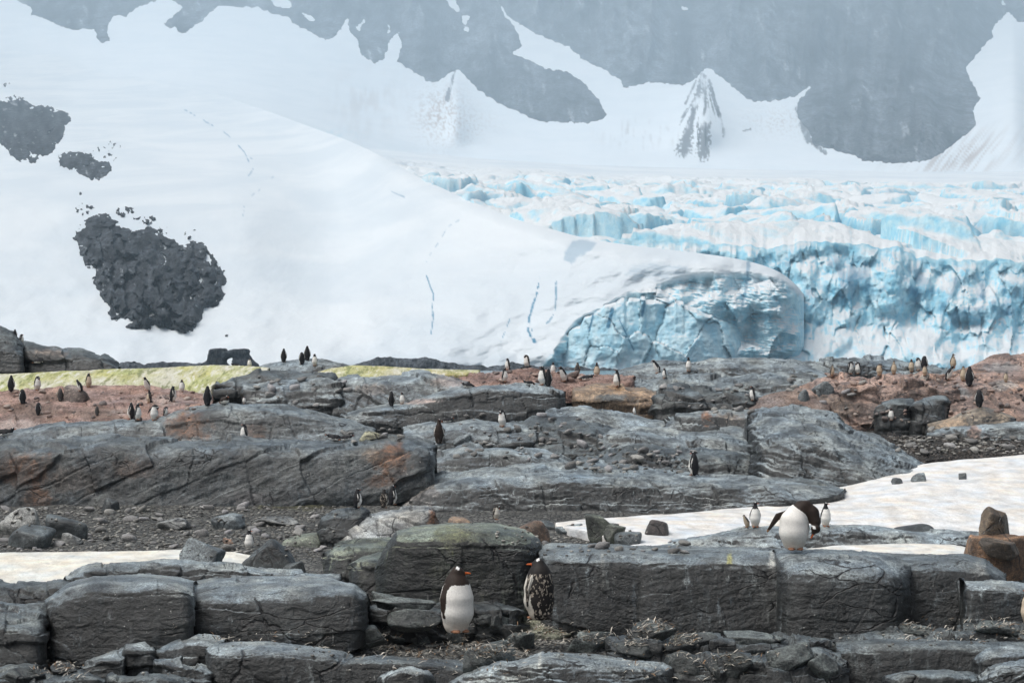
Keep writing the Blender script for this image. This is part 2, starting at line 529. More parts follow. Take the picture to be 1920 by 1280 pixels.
def build_backdrop():
    px, py = np.meshgrid(np.concatenate([np.arange(-120, 780, 4.5), np.arange(780, 900, 1.9), np.arange(900, 1255, 3.6), np.arange(1255, 1560, 1.7), np.arange(1560, 2041, 3.6)]), np.concatenate([np.arange(-90, 345, 2.3), np.arange(346, 720, 9.0)]), indexing='ij')
    D = back_depth(px, py)
    V = atn(px, py, D)
    col = np.ones(px.shape + (3,)) * SNOW_FAR
    st = noise_px(px, py * 0.25, 9, 4, 3.1); sp = noise_px(px, py, 5, 4, 8.2); br = noise_px(px, py, 40, 3, 5.5)

    def stain(m, c, k):
        nonlocal col
        m = np.clip(m, 0, 1)[..., None] * k
        col = col * (1 - m) + np.array(c) * m
    # brown rockfall dirt below the cliffs, where it fell
    stain(np.exp(-(((px - 825) / 42) ** 2 + ((py - 212) / 48) ** 2)) * sstep(-0.25, 0.45, sp + 0.4 * st), DIRT, 0.8)
    stain(np.exp(-(((px - 875) / 60) ** 2 + ((py - 235) / 30) ** 2)) * sstep(-0.1, 0.5, sp), DIRT, 0.3)
    stain(np.exp(-(((px - 690) / 60) ** 2 + ((py - 190) / 60) ** 2)) * sstep(-0.3, 0.6, br + st), DIRT, 0.25)
    stain(np.exp(-(((px - 1205) / 60) ** 2 + ((py - 252) / 22) ** 2)) * sstep(0.0, 0.5, st), (0.25, 0.22, 0.2), 0.65)
    ang = px + (py - 240) * 0.75
    st2 = noise_px(ang, py * 0.12, 8, 4, 1.7)
    stain(np.exp(-(((ang - 1835) / 95) ** 2 + ((py - 292) / 45) ** 2)) * sstep(-0.2, 0.5, st2), DIRT, 0.75)
    stain(np.exp(-(((px - 1470) / 70) ** 2 + ((py - 228) / 26) ** 2)) * sstep(-0.1, 0.5, sp), DIRT, 0.4)
    # dark rock ribs on the pointed cones, broken by snow
    rr = np.random.default_rng(5)
    thin = []
    for _ in range(16):
        bx_, t0_, t1_ = rr.uniform(1255, 1378), rr.uniform(0.15, 0.6), rr.uniform(0.5, 1.0)
        by_ = 285 - abs(bx_ - 1318) * 0.5
        L_ = lambda t: (1322 + (bx_ - 1322) * t ** 1.2, 136 + (by_ - 136) * t)
        thin.append((*L_(t0_), *L_(max(t1_, t0_ + 0.15)), 0.8, rr.uniform(0.8, 2.2)))
    for ax, ay, bx, by, w0, w1 in thin + list(((853, 133, 838, 186, 1.5, 4.5), (1318, 140, 1302, 205, 4, 6), (1302, 205, 1282, 282, 3, 13), (1321, 145, 1322, 228, 4, 5),
                                   (1322, 228, 1318, 288, 10, 12), (1330, 150, 1346, 215, 3, 2.5), (1346, 205, 1358, 255, 2, 4), (1305, 152, 1285, 195, 2, 2),
                                   (1495, 205, 1517, 262, 5, 8), (1522, 268, 1547, 287, 3, 4), (1335, 165, 1362, 262, 1.5, 3), (1395, 246, 1408, 242, 2, 1))):
        dx, dy = bx - ax, by - ay
        t = np.clip(((px - ax) * dx + (py - ay) * dy) / (dx * dx + dy * dy), 0, 1)
        dist = np.hypot(px - ax - t * dx, py - ay - t * dy)
        w = w0 + (w1 - w0) * t
        stain(sstep(1.15, 0.75, dist / w + 1.1 * sp) * sstep(-0.55, 0.1, br + 0.8 * st), DARK_ROCK * 1.5, 0.85)
    # pale blue ice showing under the snow
    stain(np.exp(-(((px - 620) / 60) ** 2 + ((py - 252) / 10) ** 2)) * sstep(-0.1, 0.4, sp), ICE_BLUE, 0.5)
    nu, nv = px.shape
    o = place("mountain_snow", V.reshape(-1, 3), grid_quads(nu, nv), M_FAR, col.reshape(-1, 3))
    tag(o, "snow covered mountain side rising behind the glacier", None, None, "structure")


CLIFF_A = [(27, -95), (27, 0), (60, 15), (57, 29), (84, 35), (114, 50), (134, 57), (178, 55), (183, 76), (195, 83), (205, 76), (203, 50), (215, 27), (235, 32), (255, 17), (296, 0), (310, -95)]
CLIFF_B = [(322, -95), (322, 3), (341, 10), (336, 22), (306, 44), (312, 52), (329, 54), (344, 65), (380, 39), (411, 10), (423, 12), (460, 15), (484, 15), (514, 27), (541, 32), (551, 47), (591, 65), (610, 76), (628, 72), (640, 54), (653, 34), (655, 60), (667, 71), (677, 104), (704, 121), (721, 111), (731, 77), (747, 60), (752, 84), (744, 116), (795, 146), (798, 153), (818, 155), (858, 129), (895, 168), (936, 195), (983, 215), (1010, 228), (1090, 232), (1134, 225), (1137, 215), (1124, 188), (1090, 151), (1060, 133), (1026, 129), (1003, 118), (962, 101), (978, 87), (972, 64), (956, 37), (946, 27), (900, -95)]
CLIFF_C = [(880, -95), (950, 30), (986, 54), (1019, 71), (1067, 89), (1090, 111), (1127, 128), (1164, 151), (1169, 165), (1218, 155), (1280, 160), (1307, 149), (1314, 136), (1329, 129), (1350, 144), (1391, 178), (1411, 191), (1448, 191), (1492, 181), (1520, 163), (1495, 191), (1493, 215), (1518, 249), (1525, 272), (1602, 292), (1616, 301), (1683, 307), (1740, 302), (1767, 287), (1817, 249), (1831, 232), (1824, 208), (1838, 185), (1821, 151), (1812, 129), (1831, 104), (1861, 71), (1863, 50), (1893, 23), (1905, 42), (1920, 42), (2040, 30), (2040, -95)]
HOLES_B = [[(505, -5), (535, -5), (548, 12), (530, 16), (512, 8)], [(568, 25), (580, 28), (591, 38), (586, 42), (572, 34)], [(832, -5), (848, -5), (864, 18), (858, 24), (844, 10)], [(868, 30), (880, 32), (874, 46), (880, 62), (872, 58)], [(728, 36), (732, 60), (728, 62)], [(668, 52), (686, 36), (680, 46), (672, 62)]]
HOLES_C = [[(1278, 12), (1290, 18), (1282, 21)], [(1876, -5), (1884, 8), (1880, 9)]]


def rock_on_snow(name, label, cat, poly, depth_fn, holes=(), step=3.0, lift=1.2, cap=60.0, relief=18.0, rs=26.0, jag=2.2, mat=None, col=DARK_ROCK, crumbs=(), vert=1.0, kind=None, parent=None, group=None, ramp_px=14.0):
    """rock that stands proud of the snow: its mesh dips behind the snow surface outside the outline, so the real meeting line is the outline"""
    P = np.array(poly, float)
    xs = [P[:, 0].min(), P[:, 0].max()]; ys = [P[:, 1].min(), P[:, 1].max()]
    for c in crumbs:
        xs += [c[0] - c[2], c[0] + c[2]]; ys += [c[1] - c[3], c[1] + c[3]]
    px, py = np.meshgrid(np.arange(min(xs) - 8, max(xs) + 9, step), np.arange(min(ys) - 8, max(ys) + 9, step), indexing='ij')
    sd = sdist(px, py, poly)
    for h in holes:
        sd = np.minimum(sd, -sdist(px, py, h))
    n1 = noise_px(px, py, 9.0, 4, 2.2); n2 = noise_px(px, py * vert, rs, 6, 6.1)
    s = sd + jag * n1 * 1.6
    for (cx, cy, rx, ry, thr) in crumbs:
        e = 1 - ((px - cx) / rx) ** 2 - ((py - cy) / ry) ** 2
        cn = noise_px(px, py, 7.0, 3, 4.4 + cx * 0.01)
        s = np.maximum(s, (cn - thr - 0.6 * (1 - np.clip(e, -1, 1))) * 14)
    dust = noise_px(px, py * 1.5, rs * 0.55, 4, 15.5)
    s = s - (0 if mat is M_CLIFF else 1) * 26 * np.clip(dust - 0.30, 0, 1) * np.clip(1.2 - sd / 60, 0, 1)
    if mat is not M_CLIFF:
        f1, f2, cid, rel = voronoi(np.stack([px.ravel() / (rs * 1.3) + 0.3 * n1.ravel(), py.ravel() / (rs * 1.6), np.full(px.size, 3.3)], 1))
        n2 = 0.35 * n2 + 0.8 * ((_R[cid][:, 0] - 0.5) * 0.7 + (rel[:, :2] * (_R[cid][:, 1:] - 0.5)).sum(1) * 2.4).reshape(px.shape)
    off = np.where(s > 0, np.minimum(s * lift, cap) + relief * n2 * np.clip(s / ramp_px, 0, 1), np.maximum(s * lift * 3, -40) - 1.0)
    D = depth_fn(px, py) - off
    V = atn(px, py, D).reshape(-1, 3)
    Q = grid_quads(*px.shape)
    keep = (s.ravel()[Q] > -7).any(1)
    Q = Q[keep]
    used = np.unique(Q); mp = np.full(len(V), -1); mp[used] = np.arange(len(used))
    tone = np.clip(1 + 1.3 * noise_px(px, py * vert, rs * 0.9, 6, 9.9), 0.3, 3.0).reshape(-1, 1)
    cc = np.array(col) * (1.3 if mat is M_CLIFF else 0.8) * tone
    fleck = noise_px(px - 0.35 * py, py * (0.35 if mat is M_CLIFF else 0.9), 13 if mat is M_CLIFF else 9, 5, 21.0) + 0.5 * noise_px(px, py, 70, 3, 2.0)
    fm = (sstep(0.42, 0.62, fleck) * (0.22 if mat is M_CLIFF else 0.3)).reshape(-1, 1)
    cc = cc * (1 - fm) + SNOW_FAR * 0.75 * fm
    o = place(name, V[used], mp[Q], mat, cc[used], parent=parent)
    tag(o, label, cat, group, kind)
    return o


def dome_depth(px, py):
    yt = smooth_poly(DOME_TOP, px, 0.012)
    edge = interp_poly([(-120, 740), (930, 740), (1010, 690), (1080, 600), (1180, 545), (1300, 515), (1400, 508), (1470, 524), (1508, 556)], px)
    pe = np.minimum(py, edge)
    DL = smooth_poly(_PL, pe) - 45 * sstep(0, 150, py - yt)
    crest = smooth_poly([(300, 2600), (500, 2200), (600, 1900), (700, 1400), (800, 1130), (900, 930), (1000, 830), (1100, 775), (1200, 745), (1300, 730), (1508, 725)], np.maximum(px, 300))
    s = np.clip((700 - pe) / (700 - yt), 0, 1)
    DR = 690 + (crest - 690) * s ** 1.6
    w = sstep(430, 720, px)
    D = DL * (1 - w) + DR * w - (py - pe) * 0.06
    merge = 1 - sstep(420, 700, px)
    D = D + 8 * merge * (1 - sstep(0, 14, py - yt))
    rnd = np.clip(1 - (py - yt) / 26, 0, 1) * (1 - merge)
    D = D + (40 - 30 * sstep(1150, 1400, px)) * rnd ** 2                                            # the crest rolls away
    D = D + 13 * noise_px(px, py * 1.6, 150, 3, 12.0) + 2.6 * noise_px(px * 0.5 + py * 0.4, py, 26, 4, 2.0)
    nose = np.clip((px - 1380) / 128, 0, 1)
    D = D + 26 * nose ** 6
    return D


def build_dome():
    cx = np.concatenate([np.arange(-120, 340, 3.2), np.arange(340, 1508.1, 2.1)])
    v = np.linspace(0, 1, 215)
    px = np.repeat(cx[:, None], len(v), 1)
    yt = smooth_poly(DOME_TOP, cx, 0.012)
    bot = interp_poly([(-120, 712), (1380, 712), (1508, 690)], cx)
    py = yt[:, None] + (bot - yt)[:, None] * v[None, :]
    D = dome_depth(px, py)
    edge = interp_poly([(-120, 740), (930, 740), (1010, 690), (1080, 600), (1180, 545), (1300, 515), (1400, 508), (1470, 524), (1508, 556)], px)
    wall = sstep(-4, 14, py - edge)
    # the lee end is a broken snow cliff: thin bedding, a few slabs fallen out
    V0 = atn(px, py, D)
    bed = noise_px(px * 0.12 + py * 0.02, py - 0.12 * px, 4.0, 3, 1.0)
    f1, f2, cid, rel = voronoi(np.stack([px.ravel() / 62, py.ravel() / 55, np.full(px.size, 0.37)], 1))
    fac = ((_R[cid][:, 0] - 0.5) * 8 + rel[:, 0] * (_R[cid][:, 1] - 0.5) * 14).reshape(px.shape)
    D = D + wall * (bed * 1.0 + fac * 1.0 + 6.5 * noise_px(px, py, 34, 4, 7.7))
    V = atn(px, py, D)
    cover = np.clip(1 - wall * (0.85 - 0.55 * sstep(0.0, 0.5, noise_px(px, py, 26, 4, 2.0)) ), 0, 1)
    deep = np.zeros(px.shape)

    def gash(pts, w, k=1.0, brk=0.0):
        nonlocal cover, deep
        d = seg_dist(px, py, pts, False)
        g = noise_px(px, py, 11, 2, pts[0][0] * 0.1)
        g2 = noise_px(px, py, 5, 3, pts[0][1] * 0.1)
        m = sstep(1.3, 0.4, d / w - 0.5 * g + 0.7 * g2) * np.where(g > brk, 1.0, 0.0) * min(1.0, k * 1.5)
        deep = np.maximum(deep, m)
    gash([(345, 205), (375, 222), (388, 230), (418, 246), (437, 262), (458, 285), (465, 300), (475, 318), (466, 330)], 0.9, 0.5, 0.05)
    gash([(470, 297), (486, 306)], 1.0, 0.4)
    gash([(512, 332), (495, 350), (470, 368), (458, 385), (456, 405)], 0.8, 0.35, 0.0)
    gash([(862, 412), (840, 425), (822, 455), (806, 478), (797, 498)], 0.8, 0.35, 0.0)
    gash([(800, 517), (806, 535), (813, 552), (811, 575), (812, 600), (808, 625)], 1.1, 0.7, -0.3)
    gash([(1010, 518), (1008, 545), (1000, 570), (992, 595), (990, 620), (1001, 640)], 1.9, 0.65, -0.15)
    gash([(1042, 525), (1043, 560), (1040, 585), (1030, 602), (1018, 612)], 1.6, 0.5, -0.1)
    gash([(996, 618), (1002, 640)], 3.0, 0.8)
    gash([(957, 595), (948, 618), (936, 648), (932, 680)], 0.9, 0.5, -0.2)
    gash([(730, 358), (760, 370)], 1.2, 0.35)
    gash([(1404, 492), (1400, 530), (1393, 572)], 3.2, 0.4, -0.9)
    # bare ice: the blue panel high on the ridge and the grey layered patch
    ipoly = [(1072, 452), (1092, 447), (1120, 455), (1108, 472), (1085, 482), (1072, 496), (1056, 488), (1058, 472)]
    m = sstep(-2, 4, sdist(px, py, ipoly) + 3 * noise_px(px, py, 9, 3)) * 0.42
    deep = np.maximum(deep, m)
    gpoly = [(1170, 515), (1185, 497), (1230, 490), (1290, 500), (1310, 520), (1300, 538), (1235, 528)]
    m2 = sstep(-2, 5, sdist(px, py, gpoly) + 4 * noise_px(px, py, 8, 3)) * (0.22 + 0.3 * bed)
    deep = np.maximum(deep, np.clip(m2, 0, 1) * 0.8)
    # thin blue-grey ice along the waterline
    m3 = sstep(655, 690, py + 16 * noise_px(px, py, 60, 4)) * sstep(560, 760, px) * 0.35 + np.exp(-(((px - 790) / 70) ** 2 + ((py - 610) / 22) ** 2)) * 0.18
    deep = np.maximum(deep, np.clip(m3, 0, 1) * 0.4)
    # outer right end closes towards the back
    nu, nv = px.shape
    G = V.copy()
    tail = atn(px[-1], py[-1], D[-1] + 120)
    G = np.concatenate([G, tail[None]], 0)
    cover = np.concatenate([cover, cover[-1:]]); deep = np.concatenate([deep, deep[-1:]])
    o = place("snow_slope", G.reshape(-1, 3), grid_quads(nu + 1, nv), M_ICE, None, {"cover": cover.ravel(), "deep": deep.ravel()})
    tag(o, "smooth white snow dome sloping down to the shore left of the blue ice", None, None, "structure")

    # lower lobe with its ice cliff
    cx = np.arange(1004, 1421, 1.9)
    edge = interp_poly([(1004, 690), (1022, 668), (1045, 648), (1060, 628), (1088, 618), (1096, 600), (1112, 594), (1150, 574), (1166, 566), (1240, 566), (1290, 578), (1330, 592), (1380, 606), (1405, 618), (1421, 655)], cx)
    edge = edge + 7 * noise_px(cx, cx * 0, 22, 4, 6.6) + 4 * np.sign(noise_px(cx, cx * 0, 30, 2, 1.6))
    crest = interp_poly([(1004, 672), (1060, 600), (1110, 560), (1160, 538), (1250, 532), (1340, 560), (1400, 592), (1421, 618)], cx)
    base = np.full(cx.shape, 700.0)
    rows_y = np.concatenate([base[:, None] + (edge - base)[:, None] * np.linspace(0, 1, 62)[None], edge[:, None] + (crest - edge)[:, None] * np.linspace(0, 1, 26)[None, 1:]], 1)
    ed = np.concatenate([690 + 10 * np.linspace(0, 1, 62) ** 2, 700 + 75 * np.linspace(0, 1, 26)[1:]])
    px = np.repeat(cx[:, None], rows_y.shape[1], 1); py = rows_y
    D = np.repeat(ed[None], len(cx), 0)
    u = (cx - 1004) / (1421 - 1004)
    D = D + 60 * (np.abs(2 * u - 1) ** 5)[:, None]
    wl = np.concatenate([np.ones(62), np.linspace(1, 0, 25)])[None]
    f1, f2, cid, rel = voronoi(np.stack([px.ravel() / 62 + 0.16 * noise_px(px, py, 40, 4, 8.8).ravel(), py.ravel() / 75 + 0.16 * noise_px(px, py, 40, 4, 3.8).ravel(), np.full(px.size, 1.37)], 1))
    fac = ((_R[cid][:, 0] - 0.5) * 10 + (rel[:, :2] * (_R[cid][:, 1:] - 0.5)).sum(1) * 20).reshape(px.shape)
    crk = (sstep(0.03, 0.0, f2 - f1) * 1.5).reshape(px.shape)
    rub = sstep(640, 690, py)
    D = D + wl * (fac * (1 - 0.5 * rub) + crk + 2.2 * noise_px(px, py, 30, 4, 3.3) + 0.4 * noise_px(px * 0.2, py, 3.5, 3, 0.4))
    V = atn(px, py, D)
    cover = np.clip(0.25 + 0.5 * rub * sstep(-0.3, 0.4, noise_px(px, py, 16, 4)) + (1 - wl) ** 2, 0, 1)
    deep = np.clip(sstep(0.02, 0.0, f2 - f1).reshape(px.shape) * 0.5 * sstep(-0.1, 0.3, noise_px(px, py, 60, 2, 5)), 0, 1)
    for pts, w in (([(1148, 580), (1140, 612)], 4), ([(1162, 600), (1188, 655)], 1.5), ([(1208, 570), (1204, 592)], 3), ([(1112, 590), (1105, 620)], 2)):
        deep = np.maximum(deep, sstep(1.3, 0.5, seg_dist(px, py, pts, False) / w))
    o = place("ice_cliff", V.reshape(-1, 3), grid_quads(*px.shape), M_WALL, None, {"cover": cover.ravel(), "deep": deep.ravel()})
    tag(o, "pale blue broken ice cliff at the foot of the snow dome", "ice cliff")


def build_glacier():
    root = bpy.data.objects.new("glacier", None); link(root)
    root.location = at(1600, 700, 750)
    tag(root, "crevassed blue glacier tumbling down to the bay on the right", "glacier")
    org = np.array(root.location)
    WT = [(500, 440), (1200, 455), (1380, 462), (1440, 468), (1500, 456), (1560, 458), (1620, 462), (1680, 470), (1740, 486), (1800, 492), (1860, 488), (1920, 496), (2060, 500)]
    topfn = lambda q: interp_poly(WT, q) - 3 + 11 * noise_px(q, q * 0, 34, 5, 3.0)
    # ---- upper ice field, a height field over (x, distance)
    cx = np.arange(540, 2062, 3.0)
    dd = 806 * (2650 / 806) ** np.linspace(0, 1, 430)
    px, D = np.meshgrid(cx, dd, indexing='ij')
    X = (px - CX) / F * D
    warp = 70 * fbm(np.stack([X.ravel() / 170, D.ravel() / 210, np.zeros(X.size)], 1), 4).reshape(X.shape)
    t = D + warp + 0.25 * X
    per = 100.0

    def zbase(d, px):
        py = interp_poly([(700, 490), (800, 468), (920, 436), (1080, 404), (1320, 372), (1600, 350), (2000, 334), (2650, 322)], d)
        py = py - interp_poly([(540, 52), (700, 44), (900, 24), (1100, 12), (1400, 4), (1700, 0)], px) + 14 * sstep(1500, 1920, px) * sstep(1500, 800, d)
        return ZC - (py - HY) / F * d
    q = t / per; fl = np.floor(q); fr = q - fl
    rise = 0.10 + 0.25 * (fbm(np.stack([X.ravel() / 60, fl.ravel() * 3.7, np.ones(X.size)], 1), 3).reshape(X.shape) * 0.5 + 0.5)
    ts = per * (fl + sstep(0.0, 1.0, fr / rise)) - warp - 0.25 * X
    calm = sstep(2000, 1250, D)
    brk = np.clip(calm * (0.66 + 0.6 * fbm(np.stack([X.ravel() / 130, D.ravel() / 190, np.full(X.size, 5.5)], 1), 3).reshape(X.shape)), 0.05, 1)
    near = sstep(1000, 800, D)
    z = zbase(D, px) * (1 - brk) + zbase(np.clip(ts, 700, 2700), px) * brk
    f1, f2, cid, rel = voronoi(np.stack([(X.ravel() + 0.6 * warp.ravel()) / 40, D.ravel() / 44, np.full(X.size, 0.5)], 1))
    blk = ((_R[cid][:, 0] - 0.5) * 9 + (rel[:, :2] * (_R[cid][:, 1:] - 0.5)).sum(1) * 12).reshape(X.shape)
    gap = sstep(0.13, 0.02, f2 - f1).reshape(X.shape)
    some = sstep(-0.05, 0.25, fbm(np.stack([X.ravel() / 75, D.ravel() / 90, np.full(X.size, 9.5)], 1), 2)).reshape(X.shape)
    z = z + brk * (blk * (0.85 + 0.9 * near) - 13 * gap * some) + brk * 4.5 * fbm(np.stack([X.ravel() / 11, D.ravel() / 15, np.full(X.size, 2.5)], 1), 4).reshape(X.shape)
    wt = np.repeat(topfn(cx)[:, None], px.shape[1], 1)
    ztop = ZC - (wt - HY) / F * D
    z = z * (1 - sstep(850, 806, D)) + ztop * sstep(850, 806, D)
    crest = interp_poly([(500, 2200), (600, 1900), (700, 1400), (800, 1130), (900, 930), (1000, 830), (1100, 790), (1300, 780), (1400, 760), (1480, 0), (2100, 0)], px)
    z = z - 0.9 * np.clip(crest + 40 - D, 0, 400)          # it dips out of sight behind the dome
    V = np.stack([X, D, z], -1)
    cover = np.clip(sstep(1350, 2100, D) + 0.55 * sstep(1000, 720, px) + 0.22 * sstep(0.05, 0.5, fbm(np.stack([X.ravel() / 55, D.ravel() / 60, np.full(X.size, 4.5)], 1), 4).reshape(X.shape)), 0, 1)
    deep = np.clip(gap * some * brk * 0.7, 0, 1)
    Qf = grid_quads(*px.shape)
    Qf = Qf[(D > crest - 20).ravel()[Qf].all(1)]
    me = make_mesh("ice_field", (V - org).reshape(-1, 3), Qf, M_FIELD, None, {"cover": cover.ravel(), "deep": deep.ravel()})
    link(bpy.data.objects.new("ice_field", me), root)
    # ---- calving front
    cx = np.arange(1120, 2062, 1.9)
    v = np.linspace(0, 1, 135)
    px = np.repeat(cx[:, None], len(v), 1)
    top = topfn(cx)
    py = 705 + (top - 705)[:, None] * v[None]
    D = 752 + 54 * v[None] ** 1.1 + 0 * px
    lipf = sstep(1.0, 0.86, v)[None]
    D = D + 26 * lipf * noise_px(px, py, 130, 3, 4.0)
    ridge = lambda sx, sy, z: 1 - 2.2 * np.abs(perlin(np.stack([(px / sx).ravel() + 0.5 * noise_px(px, py, sx * 1.5, 3, z).ravel(), (py / sy).ravel(), np.full(px.size, z)], 1))).reshape(px.shape)
    fac = -9 * ridge(58, 105, 2.3) - 4 * ridge(24, 50, 6.3) + 7 * noise_px(px, py, 45, 5, 8.1)
    g1, g2, cid2, rel2 = voronoi(np.stack([px.ravel() / 13, py.ravel() / 17, np.full(px.size, 4.37)], 1))
    fac2 = ((_R[cid2][:, 0] - 0.5) * 5 + (rel2[:, :2] * (_R[cid2][:, 1:] - 0.5)).sum(1) * 10).reshape(px.shape)
    v1, v2, cid3, rel3 = voronoi(np.stack([px.ravel() / 26 + 0.35 * noise_px(px, py, 60, 3, 7.0).ravel(), py.ravel() / 62 + 0.3 * noise_px(px, py, 50, 3, 9.0).ravel(), np.full(px.size, 7.37)], 1))
    slab = ((_R[cid3][:, 0] - 0.5) * 8 + rel3[:, 0] * (_R[cid3][:, 1] - 0.5) * 14 + rel3[:, 1] * (_R[cid3][:, 2] - 0.5) * 10).reshape(px.shape)
    talus = sstep(600, 680, py + 26 * noise_px(px, py, 70, 3, 1.1))
    fl_ = noise_px(px, py * 0.16, 14, 4, 6.0)
    amp = (1 - 0.72 * talus) * sstep(1.0, 0.9, v)[None]
    D = D + amp * (0.35 * fac + 0.75 * slab + 0.2 * fac2 + 1.4 * fl_ + 0.7 * noise_px(px, py, 9, 4, 1.9)) - talus * 24
    V = atn(px, py, D)
    cover = np.clip(0.55 * talus * sstep(-0.5, 0.5, noise_px(px, py, 30, 5, 6.6)) + 0.3 * sstep(0.1, 0.6, noise_px(px, py, 22, 5, 2.6)), 0, 0.85)
    band = np.exp(-((py - interp_poly([(1380, 600), (1500, 520), (1700, 545), (1800, 560), (1920, 580)], px)) / 55) ** 2)
    deep = np.clip(0.5 * sstep(0.75, 0.98, -fac / 9) * band + 0.42 * band * sstep(-0.1, 0.6, noise_px(px, py, 24, 5, 0.9)), 0, 1)
    me = make_mesh("calving_front", (V - org).reshape(-1, 3), grid_quads(*px.shape), M_WALL, None, {"cover": cover.ravel(), "deep": deep.ravel()})
    link(bpy.data.objects.new("calving_front", me), root)


def build_sea():
    xs = np.linspace(-2700, 2700, 40); ys = np.concatenate([np.linspace(5, 140, 12), np.linspace(160, 8200, 50)])
    X, Y = np.meshgrid(xs, ys, indexing='ij')
    V = np.stack([X, Y, 0 * X], -1).reshape(-1, 3)
    o = place("sea", V, grid_quads(*X.shape), M_SEA, origin=np.zeros(3))
    tag(o, "grey sea water of the bay below the glacier", None, None, "structure")


def shore_rock(label, top, base_y, d, col, thick=14, seed=0.0, name="shore_rock"):
    x0, x1 = top[0][0], top[-1][0]
    cx = np.arange(x0, x1 + 0.1, 1.6)
    yt = interp_poly(top, cx) + 4.5 * noise_px(cx, cx * 0, 22, 5, seed)
    v = np.linspace(0, 1, 22)
    px = np.repeat(cx[:, None], 22, 1); py = base_y + (yt - base_y)[:, None] * v[None]
    D = d + 10 * v[None] ** 2 + 4 * noise_px(px, py, 12, 5, seed + 1)
    V = atn(px, py, D)
    back = atn(cx, np.full(cx.shape, float(base_y)), d + 10.0 + thick)
    G = np.concatenate([V, back[:, None]], 1)
    tone = 1 + 0.5 * noise_px(px, py, 9, 4, seed + 2); tone = np.concatenate([tone, tone[:, -1:]], 1)
    o = place(name, G.reshape(-1, 3), grid_quads(len(cx), 23), M_NUN, (np.array(col) * tone[..., None]).reshape(-1, 3))
    tag(o, label, "rock")


build_sea()
build_backdrop()
rock_on_snow("cliff_face", "grey cliff patch at the top left corner with a narrow tongue hanging down", "cliff", CLIFF_A, back_depth, (), 3.0, 3.0, 140, 160, 34, 2.8, M_CLIFF, DARK_ROCK, (), 0.5, ramp_px=60.0)
rock_on_snow("cliff_face", "hazy grey cliff band above the snow dome ending in a rounded buttress", "cliff", CLIFF_B, back_depth, HOLES_B, 3.0, 3.5, 240, 240, 46, 2.8, M_CLIFF, DARK_ROCK, (), 0.4, ramp_px=60.0)
rock_on_snow("cliff_face", "huge hazy blue grey cliff wall above the glacier on the right", "cliff", CLIFF_C, back_depth, HOLES_C, 3.0, 4.0, 420, 330, 60, 2.8, M_CLIFF, DARK_ROCK, (), 0.35, ramp_px=60.0)
build_dome()
build_glacier()
NUN_A = [(-30, 185), (10, 190), (42, 184), (60, 198), (90, 198), (128, 212), (136, 228), (122, 236), (124, 245), (116, 262), (105, 272), (98, 288), (75, 296), (66, 307), (35, 303), (20, 290), (0, 268), (-30, 262)]
NUN_B = [(110, 292), (122, 284), (150, 284), (172, 288), (180, 300), (205, 305), (213, 315), (200, 328), (187, 338), (165, 335), (140, 320), (112, 312)]
NUN_C = [(157, 413), (177, 403), (200, 400), (217, 413), (233, 427), (267, 430), (283, 423), (300, 438), (327, 450), (343, 460), (363, 450), (380, 452), (393, 470), (413, 497), (427, 527), (417, 540), (423, 553), (407, 573), (383, 580), (380, 597), (363, 620), (347, 625), (320, 618), (297, 610), (273, 617), (240, 617), (235, 612), (248, 602), (230, 598), (213, 603), (200, 587), (207, 577), (190, 560), (173, 523), (180, 510), (160, 500), (148, 473), (150, 460), (135, 445), (143, 437), (160, 427)]
rock_on_snow("nunatak", "dark rock patch poking out of the snow at the left edge", "rock outcrop", NUN_A, dome_depth, (), 1.7, 1.1, 16, 22, 16, 2.6, M_NUN, DARK_ROCK, [(30, 184, 28, 6, -0.1), (10, 160, 14, 10, 0.25)], 0.7)
rock_on_snow("nunatak", "small dark rock patch with scattered crumbs between the two larger patches", "rock outcrop", NUN_B, dome_depth, (), 1.7, 1.1, 12, 15, 13, 2.6, M_NUN, DARK_ROCK, [(215, 275, 18, 12, -0.05), (190, 282, 24, 10, 0.12), (205, 295, 22, 14, 0.1), (150, 362, 14, 14, 0.15)], 0.7)
rock_on_snow("nunatak", "largest dark rock patch on the white slope with ragged lower edge", "rock outcrop", NUN_C, dome_depth, (), 1.7, 1.1, 22, 32, 20, 2.8, M_NUN, DARK_ROCK, [(160, 395, 26, 18, -0.02), (235, 398, 30, 14, -0.02), (275, 412, 34, 14, -0.02), (300, 432, 30, 12, 0.05), (360, 440, 26, 14, 0.05), (420, 520, 12, 24, 0.15), (148, 430, 14, 12, 0.0)], 0.7)
rock_on_snow("boulder", "lone dark boulder on the snow just below the largest rock patch", "boulder", [(421, 628), (426, 626), (430, 629), (427, 632), (422, 631)], dome_depth, (), 1.0, 0.9, 3, 1, 6, 0.3, M_NUN, DARK_ROCK)
shore_rock("low dark shore rocks left of the little stone arch", [(205, 700), (225, 680), (250, 676), (270, 682), (300, 678), (330, 680), (365, 679), (395, 684), (412, 690)], 702, 640, DARK_ROCK * 1.2, seed=3.3)
shore_rock("low dark shore rocks right of the little stone arch", [(455, 695), (480, 684), (520, 686), (560, 684), (610, 690)], 702, 645, DARK_ROCK * 1.2, seed=9.1)
shore_rock("long dark wet rock band along the foot of the snow dome", [(635, 700), (660, 684), (690, 676), (720, 668), (748, 672), (775, 673), (800, 670), (840, 680), (880, 684), (940, 686), (960, 678), (990, 684), (1030, 688), (1100, 689), (1160, 692), (1210, 700)], 706, 670, DARK_ROCK * 1.3, 20, 5.2)

# ================================================================== near terrain: ground, bedrock, boulders
_DM = [(600, 112), (660, 104), (680, 99), (690, 96), (700, 93), (720, 88), (740, 85), (760, 81), (790, 75), (830, 68), (860, 65), (890, 62), (920, 60), (950, 57), (1000, 51), (1040, 48), (1100, 44), (1200, 38)]


